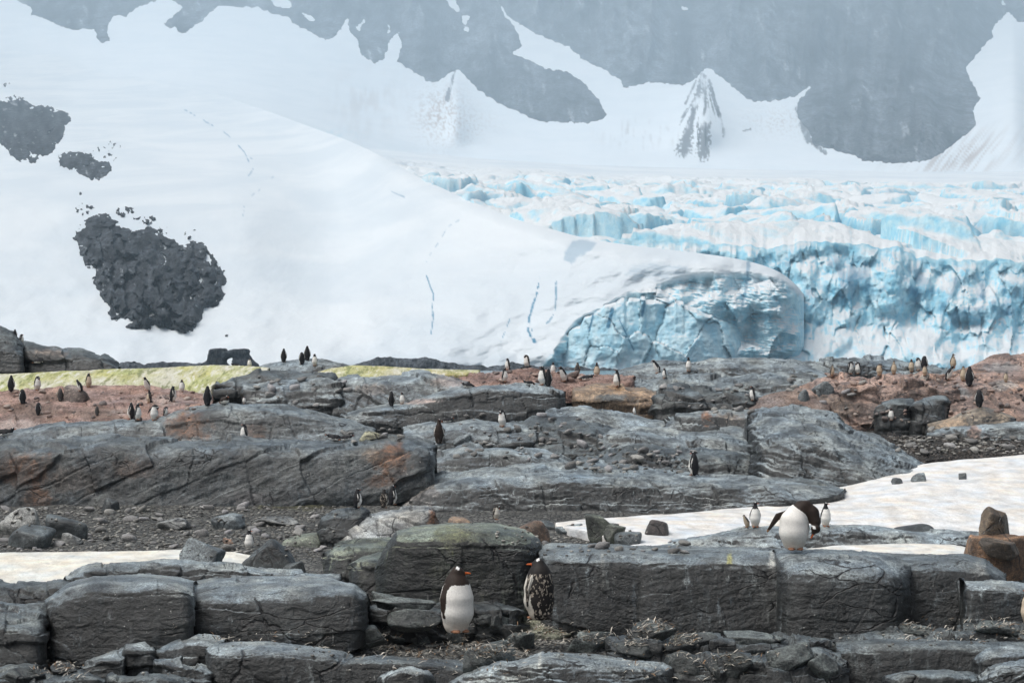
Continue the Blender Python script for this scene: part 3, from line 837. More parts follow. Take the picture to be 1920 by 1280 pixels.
def d_mid(py): return float(interp_poly(_DM, py))
def d_near(py): return 3.05 * F / (py - HY)


GREY = np.array((0.235, 0.27, 0.292)); DARKG = np.array((0.105, 0.122, 0.131)); PALE = np.array((0.34, 0.345, 0.34))
RUST = np.array((0.27, 0.115, 0.045)); PINK = np.array((0.47, 0.325, 0.275)); BROWN = np.array((0.24, 0.175, 0.135))
GREENISH = np.array((0.165, 0.185, 0.15)); OCHRE = np.array((0.34, 0.235, 0.155)); MOSS = np.array((0.17, 0.17, 0.05))
WHITE = np.array((0.60, 0.60, 0.57)); BLACK = np.array((0.02, 0.02, 0.022))

STY = {  # sizes and heights in photo pixels
    'smooth': dict(lump=5.0, ls=75, strata=2.6, ss=10, groove=4.0, facet=3.4, fs=52, crack=2.2, rough=0.8),
    'strata': dict(lump=5.0, ls=60, strata=4.5, ss=11, groove=5.0, facet=5.0, fs=42, crack=2.8, rough=0.9),
    'block':  dict(lump=3.0, ls=60, strata=1.2, ss=9, groove=1.5, facet=6.5, fs=46, crack=2.8, rough=0.9),
    'slab':   dict(lump=4.0, ls=90, strata=1.5, ss=8, groove=2.0, facet=3.0, fs=105, crack=2.0, rough=1.1),
    'broken': dict(lump=4.0, ls=60, strata=1.5, ss=12, groove=2.0, facet=13.0, fs=34, crack=3.0, rough=0.7),
    'ground': dict(lump=3.0, ls=60, strata=1.0, ss=9, groove=0.8, facet=1.0, fs=40, crack=0.5, rough=1.3),
    'snow':   dict(lump=1.5, ls=90, strata=0.5, ss=9, groove=0.0, facet=0.0, fs=60, crack=0.0, rough=0.25),
}


def chaikin(P, r, it):
    for _ in range(it):
        A = P[:, :-1]; B = P[:, 1:]
        Q = np.empty((P.shape[0], 2 * (P.shape[1] - 1), 3))
        Q[:, 0::2] = A * (1 - r) + B * r
        Q[:, 1::2] = A * r + B * (1 - r)
        P = np.concatenate([P[:, :1], Q, P[:, -1:]], 1)
    return P


def paint(col, px, py, patches):
    for (cx, cy, rx, ry, c, k) in patches:
        e = np.sqrt(((px - cx) / rx) ** 2 + ((py - cy) / ry) ** 2)
        n = fbm(np.stack([px / (0.35 * min(rx, ry) + 4), py / (0.35 * min(rx, ry) + 4), np.full(px.shape, cx * 0.013)], 1), 4)
        m = sstep(1.15, 0.55, e + 0.55 * n)[:, None] * k
        col = col * (1 - m) + np.asarray(c) * m
    return col


SEED = [0]


def rock(label, rows, dd, near=False, sty='smooth', col=GREY, name="bedrock_ledge", cat="rock ledge", mat=None, pn=8.0, rnd=0.11, dip=0.0, patches=(),
         back=None, res=None, amp=1.0, kind=None, d0=None, coln=0.22, **over):
    """loft: rows of photo-pixel polylines from foot to crest with their distances; rounded section, closed back, noise relief in real space"""
    SEED[0] += 1
    S = dict(STY[sty]); S.update(over)
    x0 = max(r[0][0] for r in rows); x1 = min(r[-1][0] for r in rows)
    res = res or (2.1 if near else 1.95)
    nu = max(8, int((x1 - x0) / res))
    cx = np.linspace(x0, x1, nu)
    ys = [interp_poly(r, cx) for r in rows]
    if d0 is None:
        m = float(np.mean([p[1] for p in rows[0]]))
        d0 = (d_near if near else d_mid)(m)
    ds = [d0 + (interp_poly(k, cx) if hasattr(k, '__len__') else np.full(nu, float(k))) for k in dd]
    u = (cx - x0) / (x1 - x0)
    w = np.clip(1 - np.abs(2 * u - 1) ** pn, 0, 1) ** (1.0 / pn)
    dm = ds[-1]
    ds = [dm + (d - dm) * w for d in ds]
    px_m = d0 / F
    P = np.stack([atn(cx, y, d) for y, d in zip(ys, ds)], 1)
    lo = P[:, :1].copy(); lo[..., 2] -= 18 * px_m + 0.12; lo[..., 1] += 2 * px_m
    bk = back if back is not None else max(1.0, (dd[-1] if not hasattr(dd[-1], '__len__') else 2.0) * 0.6 + 0.5)
    b1 = P[:, -1:].copy(); b1[..., 1] += bk * 0.5; b1[..., 2] -= 0.25 * bk
    b2 = P[:, -1:].copy(); b2[..., 1] += bk; b2[..., 2] = np.minimum(P[:, 0, 2][:, None] - 0.3, b1[..., 2] - 0.3)
    C = np.concatenate([lo, P, b1, b2], 1)
    C = chaikin(C, rnd, 3)
    # keep the crest where it was drawn
    py_now = (HY - (C[..., 2] - ZC) / C[..., 1] * F).min(1)
    lift = (py_now - np.min(ys, 0)) * ds[-1] / F
    hgt = (C[..., 2] - C[..., 2].min(1)[:, None]) / (np.ptp(C[..., 2], axis=1)[:, None] + 1e-6)
    C[..., 2] += lift[:, None] * hgt
    # resample every column by its length on screen
    sx = C[..., 0] / C[..., 1] * F; sy = -(C[..., 2] - ZC) / C[..., 1] * F
    L = np.hypot(np.diff(sx, axis=1), np.diff(sy, axis=1)) + 0.05 * np.linalg.norm(np.diff(C, axis=1), axis=2) / px_m
    frontness = np.ones_like(L); k0 = int(L.shape[1] * 0.8); frontness[:, k0:] = 0.12
    L = L * frontness + 1e-6
    cum = np.concatenate([np.zeros((nu, 1)), np.cumsum(L, 1)], 1)
    nv = int(np.clip(np.percentile(cum[:, -1], 85) / (res * 0.95), 14, 260))
    tt = np.linspace(0, 1, nv)
    G = np.empty((nu, nv, 3))
    for i in range(nu):
        ti = tt * cum[i, -1]
        for a in range(3):
            G[i, :, a] = np.interp(ti, cum[i], C[i, :, a])
    nrm = -grid_normals(G).reshape(-1, 3)
    V = G.reshape(-1, 3)
    if (nrm * (np.array((0, 0, ZC)) - V)).sum(1).mean() < 0: nrm = -nrm
    Qn = V / px_m + np.array((SEED[0] * 131.7, 0, SEED[0] * 57.1))
    wv = np.stack([fbm(Qn / 55 + 3.1, 3), fbm(Qn / 55 + 7.7, 3), fbm(Qn / 55 + 11.3, 3)], 1) * 7
    Qw = Qn + wv
    h = S['lump'] * fbm(Qn / S['ls'], 4)
    cd, sd = math.cos(dip), math.sin(dip)
    xs = Qw[:, 0] * cd + Qw[:, 2] * sd; zs = -Qw[:, 0] * sd + Qw[:, 2] * cd
    Qs = np.stack([xs / (S['ss'] * 7), Qw[:, 1] / (S['ss'] * 9), zs / S['ss']], 1)
    h += S['strata'] * fbm(Qs, 4)
    gr = np.zeros(len(V))
    if S['groove']:
        g = perlin(Qs * 0.9 + 5.5) + 0.35 * perlin(Qs * 2.3 + 2.5)
        gm = sstep(-0.1, 0.35, perlin(Qn / 60 + 9.9))
        gr = sstep(0.06, 0.0, np.abs(g)) * gm
        h -= S['groove'] * gr
    ck = np.zeros(len(V))
    if S['facet'] or S['crack']:
        # joint planes: beds, steep cross joints and an oblique set cut the rock into stepped blocks
        r = np.random.default_rng(SEED[0] * 13 + 5)
        a1, a2 = r.uniform(-.35, .35), r.uniform(-.5, .5)
        sets = [((cd * math.cos(a1), 0.25, math.sin(a1)), 1.5), ((-sd, 0.12, cd), 0.55), ((0.55, 0.55 + 0.2 * a2, 0.6 if a2 > 0 else -0.6), 2.3)]
        cells, dist = [], []
        for nrm_, spc in sets:
            nn = np.array(nrm_); nn = nn / np.linalg.norm(nn); sp = S['fs'] * spc
            q = Qw @ nn / sp + 0.10 * perlin(Qn / 90 + spc)
            q = q + 0.55 * perlin(np.stack([q * 0.61, 0 * q + spc * 9.1, 0 * q + SEED[0] * .77], 1))
            fl = np.floor(q); fr = q - fl
            cells.append(fl.astype(np.int32)); dist.append(np.minimum(fr, 1 - fr) * sp)
        blk = _h(cells[0] + 11, cells[1] + 57, cells[2] + 101)
        R3 = _R[blk]
        h += S['facet'] * ((R3[:, 0] - 0.5) * 1.5)
        ctr = np.stack([perlin(Qn / (S['fs'] * 1.1) + 0.37 * k) for k in range(3)], 1)
        h += S['facet'] * 0.7 * (ctr * (R3 - 0.5)).sum(1) * 2
        for k in range(3):
            o1, o2 = cells[(k + 1) % 3], cells[(k + 2) % 3]
            on = _R[_h(cells[k] * 3 + k, o1 // 2 + 7, o2 + 91)][:, 1]
            w_ = 0.8 + 1.6 * _R[_h(cells[k] + 5, o1 // 2, o2 + 3)][:, 2]
            ck = np.maximum(ck, sstep(w_, 0.2, dist[k]) * np.where(on > (0.5, 0.42, 0.62)[k], 1.0, 0.0))
        h -= S['crack'] * ck
    h += 0.7 * S['rough'] * fbm(Qn / 5.0, 3)
    V = V + nrm * (h * px_m * amp)[:, None]
    # caps at both ends
    caps, nV = [], len(V)
    quads = grid_quads(nu, nv)
    extra = []
    for i in (0, nu - 1):
        ring = np.arange(i * nv, (i + 1) * nv)
        c = V[ring].mean(0); extra.append(c)
    V = np.concatenate([V, np.array(extra)], 0)
    for k, i in enumerate((0, nu - 1)):
        r = np.arange(i * nv, (i + 1) * nv - 1)
        q = np.stack([r, r + 1, np.full(len(r), nV + k), np.full(len(r), nV + k)], 1)
        caps.append(q)
    tri = np.concatenate(caps)[:, :3]
    px, py = to_px(V)
    tone = np.concatenate([1 + coln * fbm(Qn / 40, 4) * 1.6 - 0.45 * ck - 0.3 * gr, np.ones(2)])
    hue = np.concatenate([fbm(Qn / 70 + 31.0, 3), np.zeros(2)])
    c = np.asarray(col)[None] * np.clip(tone, 0.25, 2)[:, None] * (1 + hue[:, None] * np.array((0.14, 0.03, -0.10)))
    if patches: c = paint(c, px, py, patches)
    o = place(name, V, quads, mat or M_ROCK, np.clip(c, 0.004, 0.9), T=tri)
    tag(o, label, cat if kind is None else None, None, kind)
    return o


def shift(poly, dy, dx=0): return [(x + dx, y + dy) for x, y in poly]


# ------------------------------------------------------------------ one ground sheet under everything near
def build_terrain():
    prof = [(6, -3.5), (14, -3.35), (17, -3.2), (21.5, -3.12), (24, -3.3), (26.5, -3.55), (31, -5.3), (36, -5.6), (44, -5.28), (48, -5.08), (52, -4.90), (56, -4.64), (59, -4.55), (62, -4.5), (68, -3.95), (75, -3.5), (82, -3.1), (88, -2.4), (94, -1.6), (99, -1.9), (108, -3.6), (125, -7.5), (150, -9.0)]
    cx = np.linspace(-700, 2620, 300); dd = np.concatenate([np.linspace(6, 30, 90), np.linspace(30.5, 150, 190)])
    px, D = np.meshgrid(cx, dd, indexing='ij')
    X = (px - CX) / F * D
    z = ZC + interp_poly(prof, D)
    P = np.stack([X.ravel(), D.ravel(), np.zeros(X.size)], 1)
    z = z + 0.10 * fbm(P / 3.0, 5).reshape(X.shape) + 0.05 * fbm(P / 0.5, 3).reshape(X.shape) - 0.1
    col = np.array((0.165, 0.17, 0.162)) * (1 + 0.3 * fbm(P / 2.0, 4))[:, None]
    qx, qy = to_px(np.stack([X, D, z], -1).reshape(-1, 3))
    col = paint(col, qx, qy, [(560, 945, 100, 10, MOSS * 0.6, 0.8)])
    o = place("terrain", np.stack([X, D, z], -1).reshape(-1, 3), grid_quads(*px.shape), M_GRAVEL, col, origin=np.zeros(3))
    tag(o, "dark gravelly ground between the rocks", None, None, "structure")


build_terrain()

# ---- ridge and far ledges (about 80 to 100 m)
rock("domed dark rock rising at the left edge of the ridge", [[(-40, 700), (46, 698)], [(-40, 650), (0, 655), (30, 660), (46, 668)], [(-40, 612), (0, 614), (22, 624), (40, 640), (46, 650)]], [0, 0.4, 2.2], sty='smooth', col=DARKG * 1.2, d0=96)
rock("long dark brown rock wall sloping down behind the green snow", [[(44, 699), (224, 696)], [(44, 662), (100, 664), (160, 667), (205, 680), (224, 692)], [(44, 640), (70, 645), (100, 650), (155, 656), (200, 669), (224, 688)]], [0, 0.5, 2.4], sty='block', col=DARKG, d0=97, patches=[(90, 665, 40, 14, BROWN, 0.6)])
rock("low rock hump on the ridge carrying four penguins", [[(480, 700), (660, 700)], [(480, 690), (550, 684), (600, 682), (660, 690)], [(480, 689), (505, 681), (550, 675), (597, 671), (640, 679), (660, 688)]], [0, 0.8, 2.5], sty='smooth', col=GREY, d0=94)
rock("smooth grey ridge rock at the waterline under two penguins", [[(1125, 716), (1570, 712)], [(1125, 708), (1200, 694), (1340, 688), (1480, 690), (1570, 704)], [(1125, 706), (1172, 687), (1222, 677), (1310, 675), (1347, 669), (1440, 670), (1490, 676), (1545, 686), (1570, 698)]], [0, 0.8, 3.0], sty='smooth', col=GREY, d0=94, lump=3)
rock("dark flat ridge rock below the ice wall", [[(1470, 706), (1790, 706)], [(1470, 690), (1600, 680), (1700, 684), (1790, 700)], [(1470, 684), (1560, 671), (1600, 668), (1680, 675), (1760, 686), (1790, 698)]], [0, 0.8, 3.0], sty='strata', col=GREY, d0=98, lump=3)
rock("pinkish rock shoulder climbing to the right edge of the ridge", [[(1770, 720), (1980, 720)], [(1770, 706), (1830, 696), (1900, 690), (1980, 690)], [(1770, 702), (1800, 690), (1830, 680), (1865, 668), (1920, 659), (1980, 652)]], [0, 0.8, 3.0], sty='block', col=PINK * 0.7, d0=90, mat=M_BOULDER, patches=[(1880, 690, 40, 12, GREY, 0.5)])
rock("yellow green algae snow bank along the left ridge", [[(-30, 742), (100, 732), (180, 727), (260, 727), (350, 737), (430, 714), (470, 698), (505, 693)], [(-30, 716), (120, 712), (300, 708), (420, 700), (505, 690)], [(-30, 701), (120, 696), (222, 692), (300, 688), (400, 685), (470, 685), (505, 688)]], [0, 2.2, 5.0], lump=3.0, rough=1.2, sty='snow', col=(0.50, 0.50, 0.20), name="snow_bank", cat="snow", mat=M_ALGAE, d0=88, pn=12, rnd=0.25)
rock("small yellowish snow patch right of the four penguins", [[(585, 714), (640, 708), (780, 702), (900, 699)], [(585, 704), (640, 698), (780, 696), (900, 697)], [(585, 700), (620, 690), (660, 684), (740, 687), (800, 691), (900, 693)]], [0, 1.5, 3.5], sty='snow', col=(0.52, 0.49, 0.22), name="snow_bank", cat="snow", mat=M_ALGAE, d0=90, pn=8)
rock("pink guano stained slope on the left with a scattered group of penguins", [[(-30, 825), (60, 812), (140, 800), (220, 795), (300, 792), (400, 765)], [(-30, 775), (120, 765), (250, 762), (400, 758)], [(-30, 735), (80, 727), (180, 722), (270, 722), (350, 733), (400, 742)]], [0, 5.0, 9.0], sty='ground', col=PINK, name="guano_slope", cat="ground", mat=M_GUANO, d0=78, pn=14, lump=4,
     facet=3.0, fs=26, crack=1.5, patches=[(60, 770, 70, 20, BROWN * 0.8, 0.7), (180, 775, 60, 16, BROWN * 0.8, 0.6), (110, 745, 40, 10, BROWN * 0.7, 0.6), (300, 750, 50, 12, (0.5, 0.42, 0.38), 0.6), (40, 800, 80, 14, (0.55, 0.47, 0.43), 0.8), (230, 772, 30, 8, (0.5, 0.42, 0.38), 0.5)])
rock("pink nest mound in the middle of the ridge with many penguins", [[(860, 735), (1000, 735), (1130, 728), (1190, 716)], [(860, 722), (960, 712), (1060, 712), (1190, 708)], [(860, 708), (900, 700), (945, 694), (1000, 690), (1040, 697), (1100, 704), (1190, 704)]], [0, 1.6, 4.0], sty='ground', col=PINK * 0.85, name="guano_mound", cat="ground", mat=M_GUANO, d0=86, pn=8, lump=4, facet=4.0, fs=16, crack=2)
rock("orange brown rounded slab at the right end of the nest mound", [[(1075, 748), (1150, 752), (1200, 760), (1254, 764)], [(1075, 736), (1140, 735), (1200, 738), (1240, 748), (1254, 758)], [(1075, 730), (1120, 722), (1160, 720), (1210, 722), (1235, 738), (1254, 756)]], [0, 0.6, 2.6], sty='block', col=OCHRE * 1.05, mat=M_BOULDER, d0=83, patches=[(1150, 745, 40, 8, DARKG, 0.9)])
rock("dark broken rocks right of the green snow", [[(405, 735), (490, 735), (625, 722)], [(405, 722), (500, 715), (625, 712)], [(405, 726), (440, 706), (480, 697), (540, 697), (600, 703), (625, 711)]], [0, 0.6, 2.0], sty='broken', col=DARKG, d0=86)
rock("layered grey ledges below the yellowish snow", [[(455, 764), (540, 766), (645, 752)], [(455, 738), (540, 734), (645, 728)], [(455, 722), (490, 716), (542, 711), (620, 711), (645, 718)]], [0, 0.8, 2.0], sty='strata', col=GREY, d0=82, dip=0.1)
rock("big tilted grey wedge rock above a pair of penguins", [[(575, 776), (640, 775), (740, 768), (880, 728)], [(575, 764), (640, 732), (700, 716), (780, 712), (880, 716)], [(575, 760), (620, 722), (642, 708), (695, 702), (767, 700), (830, 697), (860, 706), (880, 714)]], [0, 1.2, 4.0], sty='block', col=GREY * 0.95, d0=82, dip=-0.5, patches=[(700, 730, 40, 12, BROWN, 0.5), (840, 715, 40, 14, PINK * 0.6, 0.5)])
rock("jointed grey rock wall below the nest mound", [[(640, 792), (700, 790), (767, 800), (860, 792), (960, 785), (1060, 770)], [(640, 780), (700, 770), (765, 764), (840, 742), (900, 730), (960, 728), (1060, 736)], [(640, 777), (687, 765), (762, 755), (837, 732), (880, 725), (905, 719), (960, 718), (1020, 722), (1060, 732)]], [0, 0.5, 2.4], sty='block', col=GREY, d0=79, facet=4, fs=60, patches=[(780, 752, 60, 6, PINK, 0.6)])
rock("rough grey rock band under the right ridge rock", [[(1180, 770), (1330, 770), (1500, 752), (1580, 742)], [(1180, 730), (1260, 725), (1400, 722), (1580, 716)], [(1180, 716), (1200, 706), (1247, 706), (1335, 704), (1370, 711), (1440, 695), (1520, 697), (1580, 706)]], [0, 2.0, 4.5], sty='strata', col=GREY * 0.92, d0=84, facet=6, fs=36)
rock("dark fractured rocks below the right ridge rock", [[(1225, 786), (1320, 785), (1420, 775)], [(1225, 752), (1320, 740), (1420, 748)], [(1225, 740), (1270, 722), (1330, 722), (1390, 732), (1420, 745)]], [0, 0.8, 2.2], sty='broken', col=DARKG * 1.1, d0=80)
rock("pale pink streaked rock hump under a lone penguin", [[(1350, 792), (1450, 790), (1560, 775)], [(1350, 780), (1420, 762), (1500, 755), (1560, 760)], [(1350, 778), (1375, 762), (1405, 750), (1440, 738), (1500, 726), (1560, 735)]], [0, 1.2, 3.0], sty='smooth', col=(0.30, 0.24, 0.21), d0=79, mat=M_GUANO)
# ---- pink outcrop on the right
rock("brown and pink rock wall with a row of chicks on top", [[(1500, 795), (1600, 795), (1720, 792), (1800, 775)], [(1500, 748), (1560, 728), (1640, 722), (1720, 722), (1800, 735)], [(1500, 738), (1537, 712), (1590, 701), (1660, 701), (1740, 702), (1800, 712)]], [0, 1.0, 4.0], sty='broken', col=PINK * 0.62, d0=80, lump=7, fs=34, mat=M_BOULDER, patches=[(1640, 710, 120, 9, PINK, 0.8), (1560, 765, 50, 24, OCHRE * 0.8, 0.5), (1660, 735, 40, 30, PINK * 0.7, 0.5)])
rock("reddish stony slope at the right edge below the shoulder", [[(1755, 800), (1850, 790), (1990, 790)], [(1755, 745), (1850, 735), (1990, 735)], [(1755, 714), (1800, 706), (1860, 700), (1990, 690)]], [0, 2.0, 5.0], sty='block', col=PINK * 0.6, d0=79, mat=M_BOULDER, patches=[(1880, 722, 30, 10, PALE, 0.6), (1790, 735, 30, 14, GREY, 0.7)])
rock("dark grey block in front of the brown rock wall", [[(1643, 796), (1718, 796)], [(1643, 770), (1670, 758), (1700, 760), (1718, 770)], [(1643, 768), (1655, 753), (1690, 747), (1712, 748), (1718, 762)]], [0, 0.5, 1.6], sty='block', col=DARKG * 1.2, d0=76, pn=4)
rock("tilted dark grey block right of the small standing penguin", [[(1703, 794), (1780, 790)], [(1703, 768), (1730, 756), (1780, 752)], [(1703, 764), (1720, 748), (1750, 742), (1772, 744), (1780, 752)]], [0, 0.5, 1.6], sty='block', col=DARKG * 1.3, d0=75.5, pn=4, dip=-0.3)
rock("ochre streaked slab carrying a single dark penguin on the right", [[(1733, 812), (1800, 806), (1905, 794)], [(1733, 796), (1800, 784), (1850, 772), (1905, 784)], [(1733, 790), (1780, 782), (1812, 768), (1840, 760), (1870, 766), (1905, 784)]], [0, 0.7, 2.0], sty='slab', col=(0.27, 0.22, 0.17), d0=73, pn=4, patches=[(1790, 792, 30, 10, OCHRE, 0.6)])
rock("grey slab with rust stripe above the snow at the right edge", [[(1735, 832), (1790, 834), (1850, 832), (1985, 832)], [(1735, 816), (1800, 802), (1860, 800), (1985, 806)], [(1735, 812), (1770, 802), (1830, 794), (1900, 790), (1985, 790)]], [0, 0.6, 2.0], sty='slab', col=GREY * 1.15, d0=71, pn=6, patches=[(1825, 815, 14, 22, RUST, 0.6)])
rock("stony dark bank above the snow field on the right", [[(1655, 868), (1760, 862), (1990, 856)], [(1655, 850), (1780, 842), (1990, 838)], [(1655, 815), (1740, 818), (1850, 826), (1990, 824)]], [0, 1.5, 4.0], sty='ground', col=(0.10, 0.088, 0.078), d0=67, mat=M_GRAVEL, name="gravel_bank", cat="gravel", facet=5, fs=10, crack=3)
# ---- middle ledges (about 60 to 80 m)
rock("smooth grey ledge under the pink slope with a rusty brown face", [[(-30, 838), (150, 838), (320, 838), (480, 836), (600, 836), (705, 828)], [(-30, 822), (100, 806), (230, 800), (320, 792), (400, 776), (480, 770), (560, 775), (640, 792), (705, 812)], [(-30, 818), (50, 801), (120, 792), (217, 785), (275, 789), (325, 772), (375, 760), (425, 753), (480, 754), (555, 761), (620, 775), (667, 786), (705, 806)]], [0, 0.9, 3.0], sty='smooth', col=GREY * 0.8, d0=71.5, pn=10, mat=M_LEDGE, patches=[(355, 800, 45, 30, RUST * 0.75, 0.85), (480, 810, 25, 18, RUST * 0.6, 0.7)])
rock("grey rock shelf with a small cleft behind the brown penguin", [[(755, 842), (850, 842), (1010, 830)], [(755, 818), (850, 802), (930, 800), (1010, 806)], [(755, 802), (817, 790), (855, 786), (892, 783), (940, 793), (980, 797), (1010, 803)]], [0, 0.8, 2.6], sty='block', col=GREY, d0=70)
rock("rounded grey hump left of the rust patch", [[(1010, 822), (1130, 826), (1250, 822), (1320, 818)], [(1010, 786), (1097, 776), (1180, 786), (1260, 792), (1320, 796)], [(1010, 776), (1052, 763), (1097, 760), (1147, 765), (1210, 780), (1262, 786), (1320, 792)]], [0, 1.2, 3.5], sty='smooth', col=GREY, d0=74, dip=-0.15)
rock("rust streaked grey block right of centre", [[(1245, 818), (1350, 815), (1450, 806)], [(1245, 798), (1280, 784), (1340, 780), (1450, 782)], [(1245, 794), (1267, 774), (1310, 770), (1350, 769), (1400, 768), (1450, 774)]], [0, 0.6, 2.0], sty='block', col=GREY * 0.95, d0=73, patches=[(1325, 786, 11, 16, RUST, 0.95), (1365, 788, 36, 14, OCHRE * 0.7, 0.6)])
rock("dark strata with white droppings left of the grey hump", [[(905, 862), (1000, 860), (1180, 848)], [(905, 826), (1000, 820), (1100, 812), (1180, 826)], [(905, 812), (960, 790), (1010, 776), (1080, 786), (1140, 800), (1180, 818)]], [0, 1.2, 4.0], sty='strata', col=DARKG, d0=69.5, groove=7)
rock("long grey whaleback ledge right of centre", [[(1115, 858), (1250, 866), (1400, 868), (1560, 862)], [(1115, 830), (1200, 816), (1300, 824), (1440, 836), (1560, 850)], [(1115, 822), (1145, 806), (1185, 799), (1260, 805), (1335, 813), (1440, 828), (1560, 846)]], [0, 1.4, 4.0], sty='smooth', col=GREY, d0=68, dip=-0.12)
rock("smooth grey back above the whaleback ledge", [[(1290, 838), (1420, 842), (1560, 846)], [(1290, 814), (1380, 808), (1480, 818), (1560, 834)], [(1290, 808), (1330, 801), (1380, 800), (1440, 808), (1500, 816), (1560, 830)]], [0, 1.0, 3.0], sty='smooth', col=GREY * 1.05, d0=71, dip=-0.15)
rock("big layered dark rock running down to the snow on the right", [[(1405, 914), (1480, 912), (1590, 912), (1690, 904), (1792, 892)], [(1405, 840), (1480, 828), (1560, 836), (1640, 858), (1720, 880), (1792, 891)], [(1405, 775), (1440, 763), (1485, 762), (1527, 767), (1570, 780), (1600, 801), (1652, 815), (1680, 836), (1732, 865), (1775, 882), (1792, 889)]], [0, 1.6, 8.5], sty='strata', col=GREY * 0.9, d0=61.5, pn=7, dip=-0.28, groove=6.5, strata=5.5)
rock("dark rock step with a bare gully below it", [[(1080, 896), (1200, 890), (1330, 895), (1470, 905)], [(1080, 868), (1180, 850), (1300, 858), (1470, 876)], [(1080, 860), (1150, 842), (1215, 834), (1300, 838), (1400, 850), (1470, 866)]], [0, 0.8, 3.0], sty='strata', col=DARKG * 1.1, d0=64.5)
rock("grey ledge behind the front dome left of the gully", [[(800, 892), (950, 890), (1075, 880)], [(800, 862), (900, 850), (1000, 852), (1075, 868)], [(800, 850), (870, 836), (950, 834), (1022, 842), (1075, 864)]], [0, 0.6, 2.5], sty='block', col=GREY * 0.95, d0=65)
rock("long rusty left cliff facing the pebbles", [[(-30, 978), (60, 973), (190, 966), (371, 963), (500, 948), (620, 932), (720, 922), (815, 905)], [(-30, 842), (100, 846), (212, 842), (330, 846), (480, 848), (600, 850), (700, 842), (815, 850)], [(-30, 820), (212, 821), (400, 822), (560, 828), (642, 831), (690, 823), (730, 821), (780, 824), (815, 834)]], [0, 0.7, 3.2], sty='smooth', col=GREY * 0.5, d0=58, pn=10, lump=9, facet=7, fs=92, dip=0.42, strata=1.6, groove=1.6, mat=M_LEDGE, patches=[(45, 880, 60, 34, RUST * 0.6, 0.8), (70, 935, 30, 26, RUST * 0.7, 0.85), (250, 880, 50, 20, RUST * 0.5, 0.5), (140, 900, 60, 30, BROWN * 0.6, 0.6), (735, 862, 40, 30, RUST * 0.75, 0.8), (700, 855, 22, 14, OCHRE * 0.7, 0.6), (715, 902, 36, 14, RUST * 0.6, 0.8), (470, 935, 50, 16, (0.18, 0.165, 0.17), 0.6)])
rock("broad smooth grey dome in the middle with a dark vertical face", [[(735, 972), (830, 982), (940, 976), (1044, 978), (1148, 972), (1326, 962), (1430, 950), (1585, 925)], [(735, 958), (800, 928), (880, 910), (1000, 902), (1150, 906), (1300, 915), (1430, 915), (1585, 918)], [(735, 945), (755, 920), (805, 891), (880, 879), (960, 871), (1085, 864), (1185, 874), (1310, 888), (1400, 892), (1490, 895), (1550, 906), (1585, 918)]], [0, 0.7, 4.5], sty='smooth', col=GREY * 0.92, d0=56.5, pn=9, lump=7, patches=[(790, 930, 40, 30, BROWN * 0.9, 0.5), (1325, 940, 20, 14, WHITE, 0.35)])
rock("low dark ledge at the edge of the snow right of centre", [[(1425, 930), (1500, 930), (1590, 928)], [(1425, 912), (1490, 904), (1590, 920)], [(1425, 908), (1460, 896), (1500, 896), (1550, 906), (1590, 920)]], [0, 0.5, 1.5], sty='strata', col=DARKG, d0=58.5)
# ---- snow in the hollow
rock("creamy old snow field sweeping in from the right edge", [[(1040, 984), (1110, 996), (1200, 1030), (1500, 1062), (2000, 1060), (2450, 1060)], [(1040, 981), (1110, 986), (1200, 990), (1450, 985), (1700, 960), (2000, 950), (2450, 950)], [(1040, 978), (1120, 972), (1250, 964), (1400, 950), (1500, 930), (1600, 908), (1730, 870), (1800, 862), (2000, 845), (2450, 838)]], [[(1040, 4.2), (1110, 3.0), (1200, 0.8), (1500, 0), (2450, 0)], [(1040, 4.8), (1200, 3.8), (2000, 8), (2450, 8)], [(1040, 5.4), (1400, 9), (1700, 16), (2000, 19), (2450, 20)]], sty='snow', col=(0.82, 0.81, 0.785), name="snow_field", cat="snow", mat=M_SNOW, d0=48, pn=24, back=3, lump=2.5, res=2.4)
rock("yellowish snow patch behind the left foreground slab", [[(-40, 1100), (200, 1098), (560, 1098)], [(-40, 1062), (200, 1060), (560, 1075)], [(-40, 1036), (100, 1034), (220, 1033), (330, 1030), (440, 1034), (560, 1058)]], [0, 2.0, 4.5], sty='snow', col=(0.82, 0.80, 0.72), name="snow_field", cat="snow", mat=M_SNOW, d0=43, pn=20, back=2, res=2.2)
rock("low smooth grey ledge in the snow behind the bending penguin", [[(1225, 1032), (1400, 1034), (1620, 1030), (1850, 1020)], [(1225, 1022), (1340, 1008), (1480, 998), (1620, 996), (1750, 1004), (1850, 1010)], [(1225, 1020), (1311, 1005), (1385, 989), (1440, 986), (1562, 983), (1610, 981), (1717, 991), (1827, 997), (1850, 1004)]], [0, 0.5, 2.0], sty='smooth', col=GREY * 1.2, d0=48.5, pn=5, lump=3)

